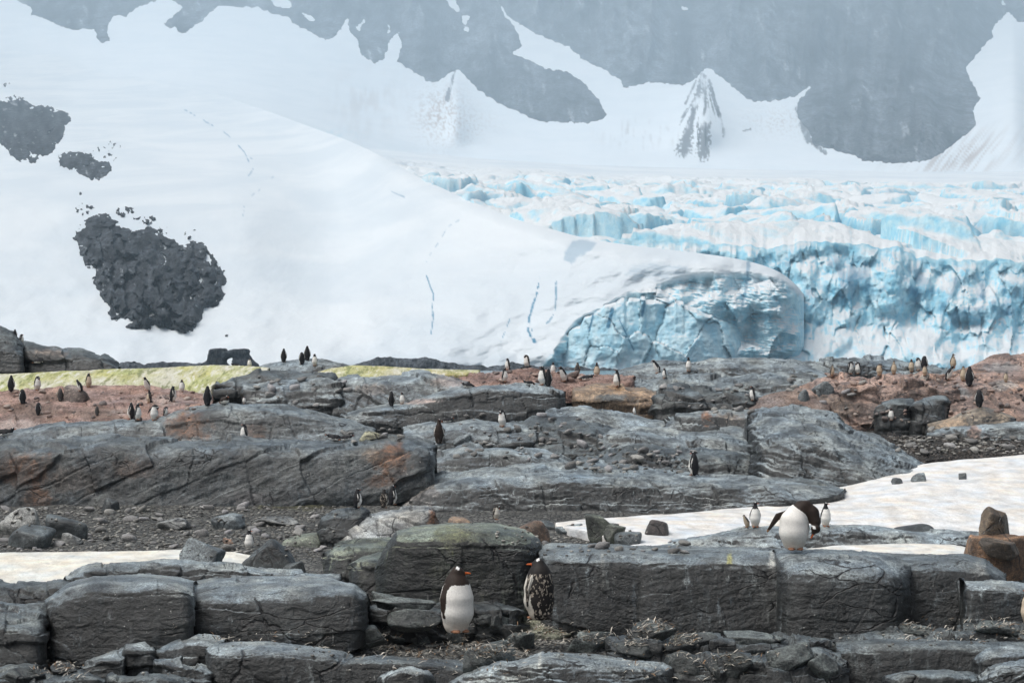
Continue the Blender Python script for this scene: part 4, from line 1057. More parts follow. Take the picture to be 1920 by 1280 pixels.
rock("narrow snow strip between the front slab and the low ledge on the right", [[(1505, 1100), (1840, 1098)], [(1505, 1054), (1680, 1048), (1840, 1052)], [(1505, 1029), (1570, 1022), (1700, 1018), (1790, 1020), (1840, 1030)]], [0, 3.6, 6.4], sty='snow', col=(0.82, 0.80, 0.74), name="snow_field", cat="snow", mat=M_SNOW, d0=41.2, pn=6, back=1.0)
rock("large pale boulder with a rusty end behind the big boulder", [[(632, 1012), (720, 1014), (824, 1004)], [(632, 1004), (690, 978), (760, 966), (812, 962), (824, 984)], [(632, 1001), (660, 982), (694, 959), (732, 952), (804, 946), (816, 960), (824, 980)]], [0, 0.5, 1.8], sty='block', col=PALE, d0=49.2, pn=5, rnd=0.09, dip=-0.4, mat=M_BOULDER, name="boulder", cat="boulder", patches=[(812, 975, 12, 26, RUST * 1.3, 0.9)])
rock("dark blue grey boulder behind the greenish block", [[(594, 1006), (696, 1006)], [(594, 984), (630, 966), (680, 966), (696, 974)], [(594, 980), (600, 966), (634, 953), (676, 952), (690, 957), (696, 968)]], [0, 0.4, 1.3], sty='smooth', col=DARKG, d0=49.6, pn=3, name="boulder", cat="boulder")

# ---- foreground slabs (about 18 to 25 m)
N_ = True
rock("low dark rocks at the left edge below the snow patch", [[(-30, 1150), (60, 1150), (140, 1140)], [(-30, 1108), (60, 1104), (140, 1102)], [(-30, 1084), (50, 1092), (100, 1089), (140, 1086)]], [0, 0.3, 1.4], N_, 'strata', DARKG, d0=22)
rock("thin layered top slab lying on the left foreground slab", [[(120, 1100), (300, 1098), (450, 1104), (640, 1112)], [(120, 1084), (200, 1070), (330, 1060), (450, 1068), (560, 1084), (640, 1090)], [(120, 1081), (166, 1062), (214, 1053), (322, 1046), (365, 1047), (416, 1053), (500, 1065), (560, 1070), (640, 1074)]], [0, 0.12, 0.9], N_, 'strata', GREY * 0.9, d0=22.3, lump=3)
rock("massive dark foreground block at the left with streaked face", [[(84, 1246), (163, 1240), (208, 1222), (261, 1198), (366, 1176)], [(84, 1136), (130, 1108), (175, 1098), (252, 1104), (300, 1096), (335, 1102), (366, 1116)], [(84, 1124), (130, 1094), (175, 1080), (230, 1078), (282, 1076), (335, 1080), (366, 1088)]], [0, 0.22, 1.9], N_, 'slab', GREY * 0.8, d0=19.6, pn=12, rnd=0.13)
rock("massive dark foreground block with flat cracked top left of centre", [[(351, 1182), (445, 1201), (560, 1199), (640, 1188), (690, 1172)], [(351, 1124), (420, 1120), (500, 1120), (600, 1114), (664, 1108), (690, 1124)], [(351, 1090), (400, 1082), (470, 1078), (560, 1078), (620, 1082), (660, 1094), (690, 1112)]], [0, 0.18, 1.9], N_, 'slab', GREY * 0.8, d0=20.3, pn=12, rnd=0.13)
rock("dark rounded block at the left edge of the foreground", [[(-30, 1262), (92, 1258)], [(-30, 1180), (20, 1176), (60, 1180), (92, 1186)], [(-30, 1128), (0, 1127), (45, 1133), (75, 1130), (92, 1144)]], [0, 0.2, 1.2], N_, 'block', DARKG * 1.15, d0=19.0, pn=5)
rock("wedge shaped loose slab at the bottom left", [[(146, 1262), (240, 1250)], [(146, 1250), (190, 1240), (240, 1234)], [(146, 1246), (175, 1230), (235, 1214), (240, 1220)]], [0, 0.05, 0.5], N_, 'block', GREY * 0.9, d0=18.4, pn=6, rnd=0.09, name="loose_slab", cat="rock slab")
rock("small upright broken block beside the wedge slab", [[(236, 1262), (292, 1254)], [(236, 1226), (260, 1220), (292, 1222)], [(236, 1213), (262, 1208), (288, 1209), (292, 1216)]], [0, 0.05, 0.4], N_, 'broken', GREY * 0.85, d0=18.5, pn=5, rnd=0.09, name="loose_slab", cat="rock slab")
rock("pale topped tilted slab behind the cut slab", [[(292, 1246), (340, 1242), (425, 1232)], [(292, 1226), (350, 1208), (425, 1206)], [(292, 1222), (330, 1204), (368, 1191), (425, 1195)]], [0, 0.08, 0.7], N_, 'block', GREY, d0=19.0, pn=6, name="loose_slab", cat="rock slab")
rock("angular broken piece under the tilted slab at the bottom left", [[(288, 1282), (400, 1284)], [(288, 1246), (335, 1246), (380, 1258), (400, 1268)], [(288, 1234), (310, 1232), (338, 1233), (375, 1247), (400, 1258)]], [0, 0.08, 0.4], N_, 'broken', GREY * 0.9, d0=17.9, pn=5, rnd=0.09, name="loose_slab", cat="rock slab")
rock("long cut slab with streaked front at the bottom left of centre", [[(384, 1280), (480, 1280), (664, 1280)], [(384, 1226), (445, 1221), (500, 1222), (580, 1228), (646, 1232), (664, 1240)], [(384, 1214), (400, 1206), (439, 1200), (500, 1200), (578, 1208), (640, 1218), (664, 1228)]], [0, 0.08, 0.9], N_, 'slab', GREY * 0.95, d0=18.0, pn=8, rnd=0.18)
rock("low dark rounded rock at the very bottom left", [[(80, 1300), (200, 1300)], [(80, 1282), (150, 1266), (200, 1276)], [(80, 1276), (116, 1261), (151, 1253), (190, 1268), (200, 1274)]], [0, 0.1, 0.5], N_, 'strata', DARKG, d0=17.3, pn=4)
rock("low dark flat rock on the bottom edge below the broken piece", [[(202, 1300), (362, 1300)], [(202, 1276), (280, 1270), (362, 1282)], [(202, 1268), (267, 1261), (335, 1264), (362, 1276)]], [0, 0.1, 0.5], N_, 'strata', DARKG, d0=17.3, pn=5)
rock("dark rubble shelf at the bottom left corner", [[(-30, 1300), (150, 1300)], [(-30, 1268), (60, 1266), (150, 1276)], [(-30, 1256), (40, 1252), (100, 1258), (150, 1270)]], [0, 0.2, 0.8], N_, 'broken', DARKG, d0=17.8, pn=6)
rock("rounded greenish block left of the big boulder", [[(606, 1094), (690, 1100), (740, 1090)], [(606, 1046), (650, 1030), (740, 1026)], [(606, 1034), (634, 1018), (685, 1008), (725, 1009), (740, 1014)]], [0, 0.25, 1.4], N_, 'block', GREENISH, d0=25, pn=4, name="boulder", cat="boulder")
rock("lower block wedged under the left side of the big boulder", [[(654, 1120), (720, 1124), (790, 1118)], [(654, 1068), (700, 1056), (790, 1074)], [(654, 1056), (680, 1044), (715, 1036), (750, 1046), (790, 1062)]], [0, 0.2, 1.0], N_, 'block', GREENISH * 0.9, d0=23.6, pn=4, name="boulder", cat="boulder")
rock("flat slate dark rock under the big boulder", [[(690, 1182), (760, 1186), (900, 1184), (985, 1180)], [(690, 1144), (760, 1142), (830, 1142), (985, 1150)], [(690, 1132), (740, 1128), (830, 1128), (985, 1142)]], [0, 0.1, 1.0], N_, 'broken', DARKG * 0.8, d0=21.2, pn=8)
rock("huge greenish grey boulder behind the orange billed penguin", [[(704, 1096), (740, 1106), (790, 1122), (840, 1136), (900, 1150), (961, 1162), (1000, 1164), (1022, 1150)], [(704, 1072), (726, 1030), (744, 1004), (800, 998), (860, 998), (919, 1004), (960, 1012), (1000, 1020), (1022, 1052)], [(704, 1066), (726, 1016), (744, 992), (777, 985), (851, 978), (931, 981), (980, 992), (1008, 1008), (1022, 1034)]], [0, 0.12, 1.7], N_, 'slab', GREENISH * 1.15, d0=22.0, pn=5, rnd=0.16, lump=5, name="boulder", cat="boulder",
     patches=[(850, 1010, 40, 30, MOSS * 0.8, 0.5), (890, 1100, 60, 40, MOSS * 0.8, 0.45), (760, 1030, 40, 20, MOSS * 0.7, 0.4), (960, 1060, 30, 40, GREY, 0.7)])
rock("large dark foreground slab right of the moulting penguin", [[(1008, 1172), (1071, 1172), (1163, 1172), (1235, 1170)], [(1008, 1050), (1044, 1044), (1100, 1044), (1170, 1040), (1235, 1046)], [(1008, 1020), (1050, 1016), (1088, 1016), (1160, 1020), (1235, 1024)]], [0, 0.22, 2.6], N_, 'slab', GREY * 0.72, d0=21.5, pn=14, rnd=0.12, dip=-0.2, patches=[(1130, 1080, 5, 50, WHITE, 0.3)])
rock("widest dark foreground slab with white dribbles under the bending penguin", [[(1186, 1172), (1296, 1172), (1400, 1172), (1540, 1178)], [(1186, 1058), (1240, 1044), (1326, 1046), (1420, 1046), (1540, 1056)], [(1186, 1023), (1237, 1022), (1330, 1024), (1440, 1027), (1540, 1029)]], [0, 0.25, 2.6], N_, 'slab', GREY * 0.72, d0=21.4, pn=16, rnd=0.12, dip=0.15, patches=[(1447, 1062, 7, 28, WHITE, 0.75), (1458, 1110, 4, 34, WHITE, 0.4), (1368, 1050, 6, 14, (0.45, 0.42, 0.12), 0.6)])
rock("streaked foreground block right of the bending penguin", [[(1452, 1186), (1520, 1196), (1583, 1202), (1710, 1192)], [(1452, 1066), (1500, 1058), (1560, 1052), (1628, 1056), (1670, 1066), (1710, 1074)], [(1452, 1030), (1490, 1029), (1539, 1029), (1600, 1031), (1635, 1035), (1672, 1044), (1710, 1056)]], [0, 0.22, 2.2], N_, 'slab', GREY * 0.92, d0=20.7, pn=6, rnd=0.2)
rock("dark slab running to the rusty blocks on the right", [[(1630, 1194), (1735, 1184), (1806, 1172), (1886, 1160)], [(1630, 1060), (1717, 1058), (1806, 1062), (1850, 1072), (1886, 1096)], [(1630, 1035), (1717, 1038), (1806, 1039), (1847, 1050), (1886, 1074)]], [0, 0.25, 2.0], N_, 'slab', GREY * 0.75, d0=21.6, pn=10, patches=[(1835, 1070, 14, 22, WHITE, 0.4)])
rock("pale faced block at the right edge of the foreground", [[(1804, 1184), (1920, 1184), (1985, 1184)], [(1804, 1094), (1860, 1094), (1920, 1102), (1985, 1106)], [(1804, 1084), (1859, 1086), (1914, 1092), (1985, 1096)]], [0, 0.1, 0.9], N_, 'slab', GREY * 1.05, d0=20.6, pn=9, rnd=0.14)
rock("low slab with dark front across the middle of the bottom edge", [[(612, 1286), (720, 1284), (860, 1284), (985, 1284)], [(612, 1244), (700, 1238), (780, 1244), (866, 1252), (985, 1250)], [(612, 1240), (664, 1232), (709, 1225), (777, 1232), (866, 1239), (985, 1237)]], [0, 0.08, 0.8], N_, 'slab', DARKG * 1.1, d0=18.0, pn=8)
rock("rounded grey stone on the bottom edge left of the penguin", [[(712, 1300), (814, 1300)], [(712, 1278), (750, 1258), (790, 1260), (814, 1276)], [(712, 1274), (747, 1249), (775, 1249), (801, 1258), (814, 1272)]], [0, 0.05, 0.35], N_, 'smooth', GREY * 1.1, d0=17.2, pn=3, name="boulder", cat="boulder")
rock("smooth pale backed slab along the bottom right of centre", [[(834, 1310), (1000, 1310), (1262, 1310)], [(834, 1284), (940, 1246), (1029, 1238), (1142, 1246), (1262, 1256)], [(834, 1278), (900, 1246), (980, 1230), (1029, 1221), (1100, 1224), (1142, 1229), (1178, 1237), (1240, 1240), (1262, 1248)]], [0, 0.25, 1.1], N_, 'smooth', GREY, d0=17.3, pn=5, patches=[(1012, 1240, 4, 30, WHITE, 0.5)])
rock("dark broken shelf below the widest slab", [[(1140, 1248), (1300, 1250), (1480, 1240), (1580, 1234)], [(1140, 1214), (1230, 1204), (1330, 1206), (1440, 1202), (1580, 1212)], [(1140, 1206), (1200, 1196), (1300, 1196), (1380, 1192), (1440, 1188), (1551, 1202), (1580, 1206)]], [0, 0.15, 0.8], N_, 'broken', DARKG, d0=19.0, pn=8)
rock("black rubble heap on the bottom edge right of centre", [[(1230, 1300), (1400, 1300), (1590, 1300)], [(1230, 1258), (1330, 1244), (1450, 1236), (1590, 1246)], [(1230, 1250), (1300, 1236), (1400, 1228), (1480, 1220), (1540, 1216), (1590, 1236)]], [0, 0.2, 0.8], N_, 'broken', DARKG * 0.85, d0=17.8, pn=6)
rock("long ledge with streaked front at the bottom right", [[(1564, 1282), (1663, 1276), (1806, 1266), (1990, 1258)], [(1564, 1216), (1650, 1212), (1747, 1212), (1865, 1214), (1990, 1212)], [(1564, 1202), (1600, 1199), (1687, 1197), (1780, 1199), (1865, 1203), (1990, 1199)]], [0, 0.1, 0.9], N_, 'slab', DARKG * 1.25, d0=18.5, pn=9, rnd=0.16)
rock("rounded rock at the right edge above the bottom ledge", [[(1824, 1290), (1990, 1290)], [(1824, 1246), (1860, 1228), (1990, 1224)], [(1824, 1236), (1850, 1218), (1890, 1212), (1990, 1210)]], [0, 0.1, 0.6], N_, 'smooth', GREY * 0.9, d0=17.9, pn=4)
rock("humped rock on the bottom edge towards the right corner", [[(1658, 1310), (1850, 1310)], [(1658, 1276), (1702, 1266), (1776, 1264), (1850, 1284)], [(1658, 1266), (1702, 1255), (1776, 1253), (1820, 1258), (1850, 1274)]], [0, 0.1, 0.6], N_, 'smooth', DARKG * 1.3, d0=17.2, pn=4)
rock("rounded rock filling the bottom right corner", [[(1832, 1310), (1990, 1310)], [(1832, 1276), (1880, 1254), (1990, 1246)], [(1832, 1268), (1856, 1252), (1880, 1241), (1920, 1235), (1990, 1232)]], [0, 0.1, 0.6], N_, 'strata', GREY * 0.9, d0=16.9, pn=4, dip=0.35)
rock("dark low ledge at the foot of the slabs on the right", [[(1560, 1216), (1700, 1214), (1990, 1214)], [(1560, 1196), (1700, 1188), (1800, 1184), (1990, 1186)], [(1560, 1190), (1690, 1184), (1760, 1176), (1880, 1172), (1990, 1176)]], [0, 0.2, 0.8], N_, 'broken', DARKG, d0=19.8, pn=9)

# ================================================================== boulders, stones
DG = None


def refresh():
    global DG
    bpy.context.view_layer.update()
    DG = bpy.context.evaluated_depsgraph_get()


def shoot(px, py, far=140.0):
    """where the line of sight through a photo pixel meets the ground"""
    d = Vector(((px - CX) / F, 1.0, -(py - HY) / F)).normalized()
    ok, loc, nor, idx, ob, _ = SC.ray_cast(DG, Vector((0, 0, ZC)), d)
    if not ok or loc.y > far: return None
    return loc, nor, ob


def drop(x, y):
    ok, loc, nor, idx, ob, _ = SC.ray_cast(DG, Vector((x, y, ZC + 3.0)), Vector((0, 0, -1)))
    return (loc, nor) if ok else None


def cube_sphere(n):
    g = np.linspace(-1, 1, n + 1)
    a, b = np.meshgrid(g, g, indexing='ij')
    V, Q = [], []
    for ax in range(3):
        for s in (-1, 1):
            P = np.empty((n + 1, n + 1, 3))
            P[..., ax] = s; P[..., (ax + 1) % 3] = a; P[..., (ax + 2) % 3] = b
            Q.append(grid_quads(n + 1, n + 1, sum(len(v) for v in V), flip=(s < 0)))
            V.append(P.reshape(-1, 3))
    V = np.concatenate(V); Q = np.concatenate(Q)
    key, inv = np.unique(np.round(V, 6), axis=0, return_inverse=True)
    inv = np.asarray(inv).ravel()
    V = key; Q = inv[Q]
    return V / np.linalg.norm(V, axis=1)[:, None], Q


def stone_shape(seed, n=12, planes=11, sharp=14.0, noise=0.05):
    r = np.random.default_rng(seed)
    D, Q = cube_sphere(n)
    N = r.normal(size=(planes, 3)); N /= np.linalg.norm(N, axis=1)[:, None]
    H = r.uniform(0.60, 1.0, planes)
    N = np.concatenate([N, r.normal(size=(6, 3)) * 0.25 + np.concatenate([np.eye(3), -np.eye(3)])]); N /= np.linalg.norm(N, axis=1)[:, None]
    H = np.concatenate([H, r.uniform(0.8, 1.0, 6)])
    s = np.maximum(D @ N.T / H, 0)
    R = (s ** sharp).sum(1) ** (-1.0 / sharp)
    V = D * R[:, None]
    V = V * (1 + noise * fbm(V * 2.2 + seed * 3.3, 4))[:, None] + noise * 0.25 * fbm(V * 7 + seed, 3)[:, None] * D
    V /= np.abs(V).max(0)
    return V, Q


def boulder(label, px, py, w, h, col=GREY, sharp=14.0, seed=0, depth=0.8, tilt=(0, 0), d=None, name="boulder", cat="boulder", n=16, sink=0.8, patches=(), group=None, mat=None):
    hit = shoot(px, py)
    dist = d if d is not None else (hit[0].y if hit else d_near(py))
    base = np.array(at(px, py, dist))
    m = dist / F
    V, Q = stone_shape(seed * 7 + int(px), n, 9 + seed % 5, sharp)
    hw, hh = 0.5 * w * m, 0.5 * h * m * (1 + sink)
    V = V * np.array((hw, hw * depth, hh))
    for ax, a in ((0, tilt[0]), (1, tilt[1])):
        c, s = math.cos(a), math.sin(a)
        if ax == 0: V = np.stack([V[:, 0], V[:, 1] * c - V[:, 2] * s, V[:, 1] * s + V[:, 2] * c], 1)
        else: V = np.stack([V[:, 0] * c + V[:, 2] * s, V[:, 1], -V[:, 0] * s + V[:, 2] * c], 1)
    top = V[:, 2].max()
    V = V + base + np.array((0, hw * depth * 0.6, h * m - top))
    tone = 1 + 0.25 * fbm(V / (12 * m), 4)
    c = np.asarray(col)[None] * tone[:, None]
    if patches:
        qx, qy = to_px(V); c = paint(c, qx, qy, patches)
    o = place(name, V, Q, mat or M_BOULDER, np.clip(c, 0.004, 0.9))
    tag(o, label, cat, group)
    return o


# little sea arch beyond the ridge
def surface_nets(Fv, org, h):
    s = Fv < 0
    nx, ny, nz = Fv.shape
    acc = np.zeros((nx - 1, ny - 1, nz - 1, 3)); cnt = np.zeros((nx - 1, ny - 1, nz - 1))
    corners = [(i, j, k) for i in (0, 1) for j in (0, 1) for k in (0, 1)]
    for a in range(8):
        for b in range(a + 1, 8):
            A, B = np.array(corners[a]), np.array(corners[b])
            if np.abs(A - B).sum() != 1: continue
            fa = Fv[A[0]:nx - 1 + A[0], A[1]:ny - 1 + A[1], A[2]:nz - 1 + A[2]]
            fb = Fv[B[0]:nx - 1 + B[0], B[1]:ny - 1 + B[1], B[2]:nz - 1 + B[2]]
            m = (fa < 0) != (fb < 0)
            t = np.where(m, fa / np.where(m, fa - fb, 1), 0)
            for c in range(3):
                acc[..., c] += np.where(m, A[c] + t * (B[c] - A[c]), 0)
            cnt += m
    act = cnt > 0
    ids = np.full(act.shape, -1); ids[act] = np.arange(act.sum())
    I = np.argwhere(act)
    V = (I + acc[act] / cnt[act][:, None]) * h + org
    Q = []
    for ax in range(3):
        sl0 = [slice(None)] * 3; sl1 = [slice(None)] * 3
        sl0[ax] = slice(0, -1); sl1[ax] = slice(1, None)
        e = s[tuple(sl0)] != s[tuple(sl1)]
        for c in range(3):
            if c != ax:
                sl = [slice(None)] * 3; sl[c] = slice(1, -1); e = e[tuple(sl)]
        P = np.argwhere(e)
        o1, o2 = (ax + 1) % 3, (ax + 2) % 3
        base = P.copy()
        def cell(d1, d2):
            q = base.copy(); q[:, o1] += d1; q[:, o2] += d2
            return ids[q[:, 0], q[:, 1], q[:, 2]]
        quad = np.stack([cell(0, 0), cell(1, 0), cell(1, 1), cell(0, 1)], 1)
        S = s
        ii = base.copy(); ii[:, o1] += 1; ii[:, o2] += 1
        flip = ~S[ii[:, 0], ii[:, 1], ii[:, 2]]
        quad[flip] = quad[flip][:, ::-1]
        Q.append(quad)
    return V, np.concatenate(Q)


def build_arch():
    d = 560.0; m = d / F
    x0, z0 = (375 - CX) * m, ZC - (700 - HY) * m
    hx = 0.42
    nx, ny, nz = int(118 * m / hx), int(13 / hx), int(58 * m / hx)
    gx, gy, gz = np.meshgrid(np.arange(nx) * hx, np.arange(ny) * hx - 6.5, np.arange(nz) * hx, indexing='ij')
    qx = gx / m + 375; qy = 700 - gz / m
    out = [(380, 700), (381, 684), (393, 675), (395, 662), (398, 655), (418, 654), (421, 660), (440, 656), (452, 654), (466, 654), (467, 661), (462, 664), (470, 674), (480, 684), (482, 700)]
    hole = [(420, 677), (430, 669), (439, 670), (441, 682), (434, 687), (425, 685)]
    sdp = sdist(qx[:, 0, :], qy[:, 0, :], out); shl = sdist(qx[:, 0, :], qy[:, 0, :], hole)
    s2 = np.minimum(sdp, -shl)[:, None, :] * m
    P = np.stack([gx.ravel(), gy.ravel(), gz.ravel()], 1)
    nse = fbm(P / 2.2, 5).reshape(gx.shape) * 0.8 + fbm(P * np.array((0.1, 0.1, 0.8)) + 3, 3).reshape(gx.shape) * 0.5
    f = -np.minimum(s2, (5.0 - np.abs(gy)) * 0.8) + nse * 0.7
    f[[0, -1]] = 1; f[:, [0, -1]] = 1; f[:, :, -1] = 1; f[:, :, 0] = 1
    V, Q = surface_nets(f, np.array((x0, d - 6.5, z0)), hx)
    tone = 1 + 0.5 * fbm(V / 1.6, 4)
    o = place("sea_arch", V, Q, M_NUN, DARK_ROCK * 1.3 * tone[:, None])
    tag(o, "small dark rock arch with a hole standing in the water behind the green snow", "rock arch")


build_arch()
refresh()
B = boulder
B("pale rounded boulder at the left edge of the pebbles", 28, 1002, 92, 50, PALE, 10, 1)
B("dark domed boulder at the left edge in front of the pale one", 44, 1028, 98, 41, DARKG, 8, 2)
B("dark humped boulder beside the two left edge boulders", 122, 1009, 86, 44, DARKG * 0.9, 9, 3)
B("small pale stone in front of the dark humped boulder", 128, 1021, 48, 22, PALE * 0.9, 20, 4)
B("round black boulder against the foot of the left cliff", 204, 957, 36, 24, DARKG * 0.7, 10, 5)
B("cut grey block standing in the snow patch", 370, 1050, 92, 40, GREY * 0.9, 34, 6, 0.7, (0.0, 0.12))
B("long pale stone among the pebbles right of the dark boulders", 330, 992, 80, 20, PALE, 10, 7)
B("greenish grey stone among the pebbles under the cliff", 425, 991, 66, 28, GREY, 22, 8)
B("low pale slab at the back of the pebbles", 520, 984, 110, 15, PALE * 0.8, 10, 9)
B("dark curved slab in front of the penguin among the pebbles", 498, 1098, 108, 86, DARKG, 30, 10, 0.5, (0.0, 0.18), d=44)
B("pointed dark slate left of the greenish block", 552, 1100, 60, 48, DARKG * 0.7, 40, 11, 0.6, d=43.5)
B("flat greenish stone left of the rounded greenish block", 566, 1024, 84, 24, GREENISH, 9, 12)
B("small rust red stone among the pebbles", 428, 1019, 28, 10, np.array((0.24, 0.14, 0.09)), 16, 13)
B("pink brown dome stone behind the big boulder", 985, 1048, 116, 71, np.array((0.24, 0.15, 0.10)), 7, 16, d=48)
B("small tan stone peeping over the big boulder", 870, 1022, 62, 52, np.array((0.24, 0.17, 0.12)), 7, 17, d=50)
B("dark triangular stone at the tip of the snow tongue", 1126, 1003, 58, 40, GREENISH * 0.75, 36, 18)
B("greenish angular stone right below the triangular one", 1152, 1016, 44, 32, GREENISH * 0.9, 34, 19)
B("dark reddish boulder on the edge of the snow tongue", 1236, 1002, 60, 28, np.array((0.075, 0.06, 0.058)), 9, 20)
B("grey blue stone in front of the reddish boulder", 1180, 1020, 56, 22, DARKG * 1.2, 9, 21)
B("flat grey stone left of the triangular stone", 1062, 1000, 64, 16, GREY, 10, 22)
B("small dark stone between the flat stone and the dome", 1020, 990, 46, 14, DARKG, 14, 23)
B("pale small stone right of the triangular stone", 1148, 992, 26, 12, PALE, 14, 24)
B("black flat rock lying in the snow behind the right slab", 1718, 995, 76, 12, DARKG * 0.6, 9, 25)
B("tiny pointed dark stone alone on the snow field", 1806, 898, 18, 12, DARKG, 40, 26)
B("grey stone at the foot of the layered rock by the snow", 1724, 902, 30, 16, GREY * 0.8, 30, 27)
B("second grey stone further left along the snow edge", 1684, 907, 24, 12, GREY * 0.7, 26, 28)
B("upright rusty brown block at the right edge", 1868, 1018, 66, 68, np.array((0.27, 0.20, 0.14)), 44, 29, 0.6, (0.0, -0.08), d=45.4)
B("wide rusty block below the upright one", 1866, 1096, 142, 92, np.array((0.23, 0.135, 0.08)), 36, 30, 0.6, (0.0, 0.1), d=44.6)
B("thin brown plank of rock leaning on the rusty block", 1872, 1030, 96, 22, np.array((0.22, 0.165, 0.12)), 44, 31, 0.4, (0.1, 0.26), d=44.3, name="loose_slab", cat="rock slab")
B("grey boulder with pinkish foot on the pink slope", 142, 753, 50, 32, np.array((0.27, 0.22, 0.20)), 9, 32)
B("round grey stone at the left end of the brown wall", 1508, 752, 26, 22, GREY, 8, 33)
B("slanted grey stone above the round one", 1550, 738, 50, 24, GREY, 22, 34, 0.7, (0, -0.25))
B("pale flat stone among the chicks", 1738, 712, 30, 12, np.array((0.42, 0.38, 0.34)), 12, 35)
B("pale brown stone on top of the ridge mound", 1072, 708, 30, 14, np.array((0.28, 0.20, 0.17)), 14, 36)
B("yellowish pale stone on the shelf left of the brown penguin", 695, 824, 46, 15, np.array((0.36, 0.35, 0.24)), 12, 37)
B("cylinder shaped grey stone right of the brown penguin", 862, 832, 44, 18, GREY, 8, 38)
# flat slates in the front hollow
SLATE = np.array((0.105, 0.12, 0.12))


def S(label, px, py, w, h, col=SLATE, seed=0, tilt=(0.15, 0.1), depth=0.75, d=None, sharp=46):
    return boulder(label, px, py, w, h, col, sharp, seed, depth, tilt, d, "loose_slab", "rock slab", 14, 0.35)


S("small pointed slate on top of the flat slates", 722, 1130, 58, 22, SLATE * 1.1, 41, (0.1, 0.2), d=21.0)
S("long flat slate leaning on the big boulder", 760, 1143, 130, 22, SLATE * 1.1, 42, (0.2, 0.06), 0.5, 20.9)
S("thick dark slate under the long flat one", 772, 1178, 112, 36, SLATE * 0.7, 43, (0.05, 0.03), 0.6, 20.8)
S("jagged slate below the cracked left block", 686, 1208, 76, 34, SLATE * 0.85, 44, (0.2, -0.2))
S("thin slate right of the jagged one", 742, 1202, 62, 18, SLATE * 0.8, 45, (0.2, 0.15))
S("dark slate slightly left of the penguin's feet", 792, 1204, 56, 18, SLATE * 0.7, 46, (0.15, -0.1))
S("small black stone at the feet of the orange billed penguin", 857, 1206, 48, 24, SLATE * 0.55, 47, (0.1, 0.2))
S("greenish dark slate in front of the orange billed penguin", 914, 1244, 108, 40, SLATE * 0.9, 48, (0.25, -0.12))
S("low black stones behind the orange billed penguin", 906, 1176, 60, 26, SLATE * 0.5, 49, (0.2, 0.2))
S("tilted slate right of the orange billed penguin", 930, 1178, 44, 26, SLATE * 0.7, 50, (0.1, 0.5))
S("flat slate left of the mossy ledge", 972, 1216, 66, 30, SLATE * 0.8, 51, (0.2, -0.2))
S("mossy ledge under the moulting penguin", 1036, 1196, 130, 26, np.array((0.19, 0.195, 0.15)), 52, (0.1, 0.05), 0.9)
S("grey slate in front of the mossy ledge", 1102, 1224, 102, 38, SLATE * 1.35, 53, (0.25, 0.15))
S("flat dark slab at the foot of the large slab", 1222, 1194, 100, 26, SLATE * 0.7, 54, (0.15, -0.1))
S("low black slab right of the grey slate", 1192, 1232, 92, 30, SLATE * 0.65, 55, (0.15, 0.05))
S("slanted dark slab below the widest slab", 1300, 1214, 110, 26, SLATE * 0.8, 56, (0.2, -0.15))
S("long grey slab edge below the white dribbles", 1400, 1208, 150, 22, SLATE * 1.2, 57, (0.2, 0.05), 0.5)
S("black block in the rubble heap on the left", 1290, 1262, 86, 40, SLATE * 0.6, 58, (0.2, 0.25))
S("black block in the middle of the rubble heap", 1370, 1270, 94, 46, SLATE * 0.65, 59, (0.15, -0.2))
S("dark blue block high in the rubble heap", 1480, 1252, 100, 46, SLATE * 0.95, 60, (0.15, -0.3))
S("angular block at the right end of the rubble heap", 1548, 1276, 80, 50, SLATE * 0.8, 61, (0.1, 0.35))
S("thin slate beside the streaked block on the right", 1725, 1186, 70, 16, SLATE, 62, (0.15, 0.1))
S("wide low slab in the right hand hollow", 1868, 1186, 84, 20, SLATE * 1.1, 63, (0.1, -0.05))
S("dark plate at the bottom left corner", 40, 1278, 90, 24, SLATE * 0.7, 64, (0.2, 0.1))
S("small plate below the dark rounded left block", 116, 1262, 60, 16, SLATE * 0.75, 65, (0.2, -0.15))

# pebbles: the larger ones one by one, the rest as a mass
refresh()
TER = bpy.data.objects["terrain"]


